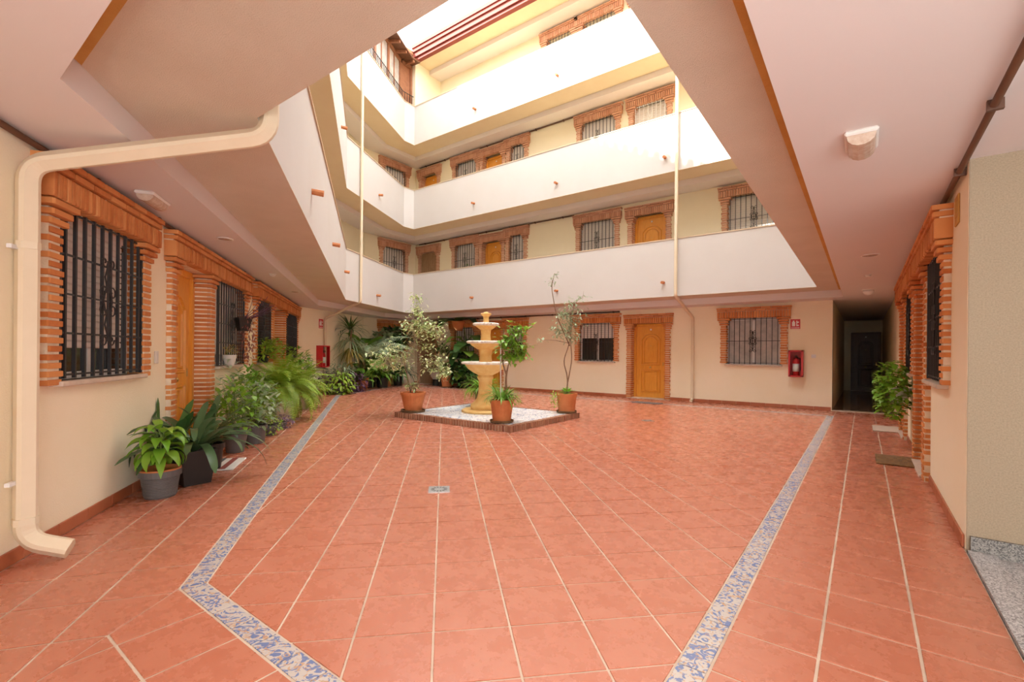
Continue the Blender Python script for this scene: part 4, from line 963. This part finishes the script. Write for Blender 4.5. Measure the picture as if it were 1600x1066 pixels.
r_=potted('hanging_planter',Vector((XC+.30,11.15,1.40)),'teal planter with blue-green leaves beside the corner window'); pot(r_,.22,.3,'teal',.2); bushy(r_,(.05,0,.36),(.42,.45,.3),170,.26,.12,'leafsage',5,.3)
r_=bpy.data.objects['potted_dracaena']; b=MB(); blade(b,(.12,-.2,.75),camr+.2,.9,.5,.26,1.6,'ovate',6,.15); MB().tube([(.02,-.03,.34),(.12,-.2,.75)],.008,5).build('stem',M['stemgreen'],r_); b.build('leaf',M['yellow'],r_,smooth=True,label='large yellowed leaf')
# ---- plants along the back wall
def bk_(u,d): q=pl(u,600,EY,YB-d); return Vector((q.x,q.y,0))
r_=potted('potted_plant',bk_(682,.35),'variegated plant in white urn on a dark stand'); MB().lathe([(.16,0),(.14,.03),(.12,.2),(.15,.24)],16).build('stand',M['potblack'],r_); MB().lathe([(.13,.24),(.20,.34),(.24,.52),(.27,.54),(.22,.55)],24).build('pot',M['potwhite'],r_,smooth=True); bushy(r_,(0,0,.72),(.42,.35,.26),150,.18,.06,'leafvar',6,.5)
r_=potted('potted_tree',bk_(691,.55),'slim standard tree with a small dark crown by the back wall'); z=pot(r_,.16,.3,'potblack'); tree(r_,[[(0,0,z),(.02,0,.7),(0,.02,1.25)]],[((0,0,1.45),.34,130),((.2,0,1.35),.26,60)],0,.15,.05,'leafdark')
r_=potted('potted_plant',bk_(699,.75),'plain orange clay pot with two big blue-green leaves'); z=pot(r_,.24,.42,'pot',.18,saucer=True)
for a,e,pe in ((camr+.3,1.2,.35),(camr+PI,1.35,.55),(camr-.4,.9,.25)):
    b=MB(); s2=MB(); blade(b,(0,0,z),a,e,.58,.46,1.2,'heart',8,.1,pe,s2); b.build('leaf',M['leafblue'],r_,smooth=True); s2.build('stem',M['stemgreen'],r_)
r_=potted('potted_plant',bk_(726,.5),'dense dark bush at the foot of the overgrown window'); z=pot(r_,.2,.25,'potblack'); bushy(r_,(0,0,z+.25),(.6,.45,.45),380,.24,.09,'leafdark',8,z)
r_=potted('climbing_philodendron',bk_(723,.24),'climbing philodendron with large split-looking leaves on the window bars'); z=pot(r_,.2,.3,'potblack')
MB().tube([(0,0,z),(.1,0,1.0),(.15,0,1.7),(.05,0,2.2)],.03,6,.015).build('stem',M['stemgreen'],r_,smooth=True)
for i in range(24):
    b=MB(); s2=MB(); t=i/23; a=R.uniform(-PI,0) ; blade(b,(.1+R.uniform(-.15,.25),-.02,z+.1+1.35*t),a,R.uniform(.3,1.0),R.uniform(.5,.8),R.uniform(.4,.58),R.uniform(1.0,2.0),'heart',8,.12,.25,s2); b.build('leaf',M['leafdark' if i%3 else 'leaf'],r_,smooth=True); s2.build('stem',M['stemgreen'],r_)
r_=potted('hanging_planter',Vector((-11.9,YB-.28,2.05)),'clay planter with two huge dark leaves above the overgrown window'); pot(r_,.24,.34,'pot',.16)
for a in (0.1,PI-.1):
    b=MB(); blade(b,(.1*math.cos(a),-.1,.36),a,.5,.95,.72,1.7,'heart',8,.1); b.build('leaf',M['leafdark'],r_,smooth=True)
# ---- trees on the fountain platform
def onplat(u,v): q=hz(u,v,PH); return Vector((q.x,q.y,PH))
RV=lambda x,z,y=0: rt*x+fw*y+Vector((0,0,z))     # picture-plane offsets of the trunks
r_=potted('potted_tree',Vector((-6.98,6.16,PH)),'variegated weeping fig in clay pot at the platform corner facing the planted corner'); z=pot(r_,.24,.36,'potnew',.165,saucer=True)
t1=[RV(.02,z),RV(.10,.62),RV(.15,.95),RV(.12,1.5)]; t2=[RV(-.05,z),RV(-.12,.7),RV(-.22,1.15)]
tree(r_,[t1,t2],[(RV(-.32,1.12),.30,150),(RV(-.62,1.02),.26,120),(RV(.38,.95),.30,120),(RV(.55,.78),.18,60),(RV(.15,1.62),.34,190),(RV(.42,1.58),.24,120),(RV(-.02,1.66),.26,110),(RV(.08,1.95),.16,60),(RV(.04,2.2),.12,30),(RV(.22,1.3),.18,50),(RV(-.02,.5),.12,60),(RV(-.42,.92,.2),.25,90)],0,.105,.042,'leafvar',r=.017)
r_=potted('potted_tree',Vector((-4.80,6.16,PH)),'small lemon tree with white stake and spider plant in weathered clay pot'); z=pot(r_,.20,.36,'potnew',.15,saucer=True)
t1=[RV(.08,z),RV(.06,.75),RV(.10,.95),RV(.22,1.35)]; t2=[RV(.07,.8),RV(-.0,1.0),RV(.02,1.55)]
tree(r_,[t1,t2],[(RV(.12,1.12),.18,90),(RV(.22,1.3),.18,100),(RV(.06,1.3),.14,60),(RV(.2,1.5),.16,70),(RV(.32,1.15),.12,45)],0,.12,.055,'leafbright',prof='ovate',r=.022)
f=MB()
for x,zz in ((.42,1.55),(.5,1.62),(.12,1.66),(.38,1.22),(.33,1.58),(.47,1.26)):
    for k in range(3): blade(f,RV(x,zz),R.uniform(0,6.3),R.uniform(0,.9),.14,.06,.8,'ovate',4,.15)
f.build('young_leaves',M['leaflime'],r_,smooth=True,kind='stuff'); MB().tube([RV(.2,1.2),RV(.42,1.55),RV(.5,1.6)],.006,4).tube([RV(.2,1.1),RV(.4,1.22)],.006,4).build('twig',M['stemgreen'],r_)
MB().tube([RV(-.02,z),RV(-.03,1.3)],.010,5).build('stake',M['alu'],r_)
straps(r_,z+.02,80,.38,.03,'leaf',el=(.4,1.4),droop=(.8,2.4),prof='lance',rb=.08); bushy(r_,RV(.18,z+.02),(.14,.14,.10),70,.07,.03,'leaflime',4,z,'ovate',hang=.4,name='trailing_foliage')
r_=potted('potted_tree',Vector((-4.62,7.98,PH)),'tall sparse shrub with succulents in clay pot at the platform corner nearest the oak door'); z=pot(r_,.20,.36,'potnew',.16,saucer=True)
t1=[RV(0,z),RV(.02,.7),RV(-.08,1.0),RV(.05,1.35),RV(.06,1.9)]; t2=[RV(.02,.6),RV(.10,1.05),RV(.06,1.4),RV(.12,2.1)]; t3=[RV(.05,1.3),RV(-.22,1.9),RV(-.32,2.45),RV(-.26,2.7)]
tree(r_,[t1,t2,t3],[(RV(.0,1.55),.20,130),(RV(-.18,1.6),.16,80),(RV(.12,1.75),.18,110),(RV(-.05,1.9),.18,100),(RV(.22,2.0),.16,40),(RV(.05,2.15),.16,40),(RV(-.3,2.55),.12,16),(RV(-.24,2.68),.08,10),(RV(.1,1.45),.13,30),(RV(-.5,1.42),.10,14),(RV(.3,2.25),.12,18)],0,.085,.032,'leafsage',r=.016)
broad(r_,z,16,.15,.08,'leafbright',.03,'ovate',(.2,1.0),(.2,.9),(0,.04)); bushy(r_,RV(-.22,.28,-.05),(.10,.10,.18),90,.05,.03,'leaflime',3,z,'ovate',hang=.6,name='trailing_foliage')
r_=potted('potted_plant',Vector((-6.55,7.75,PH)),'arching spider plant in brown pot behind the fountain'); z=pot(r_,.2,.34,'saucer',.16); straps(r_,z,130,.62,.034,'leafbright',el=(.4,1.45),droop=(1.2,2.8),prof='lance',rb=.05)
# ---- leafy plant on the right wall
r_=potted('hanging_planter',Vector((XR-.13,8.35,.62)),'bright green leafy planter hanging under the barred window of the right wall'); pot(r_,.11,.2,'potwhite'); bushy(r_,(-.08,0,.18),(.2,.36,.42),620,.085,.07,'leafbright',8,.2,'ovate',hang=.2)
o_=potted('flower_pot',Vector((-11.75,YB-.03,STO+1.035)),'small orange flower pot on the first floor window sill','flower pot'); MB().lathe([(.10,0),(.15,.22),(.16,.24),(.13,.24)],20).build('pot',M['pot'],o_); bushy(o_,(0,0,.3),(.14,.05,.16),40,.10,.04,'leaf',3,.2)
o_.location.y=YB+.05

# ------------------------------------------------------------------ foliage that would reach into a wall or the floor is bent back to it
bpy.context.view_layer.update()
LIM=[(nl,CL+.012),(na,CA+.012),(Vector((1,0,0)),XC+.012),(Vector((0,-1,0)),-YB+.012),(Vector((-1,0,0)),-XR+.012)]
for ob in list(bpy.data.objects):
    if ob.type=='MESH' and ob.parent and ob.parent.name.split('.')[0] in ('potted_plant','potted_tree','potted_fern','potted_palm','potted_dracaena','potted_elephant_ear','hanging_planter','climbing_philodendron') and ob.name.split('.')[0] in ('leaf','foliage','frond','stem','trailing_foliage','branch','young_leaves','flower'):
        mw=ob.matrix_world; inv=mw.inverted()
        for v in ob.data.vertices:
            q=mw@v.co; ch=False
            for n_,c_ in LIM:
                d_=q.dot(n_)-c_
                if d_<0: q=q-n_*(d_*.96 if d_>-.6 else d_); q=q-n_*min(0,q.dot(n_)-c_); ch=True
            if q.z<.004: q.z=.004; ch=True
            if q.z>2.5 and not ob.parent.name.startswith('potted_tree'): q.z=2.5; ch=True
            if ch: v.co=inv@q
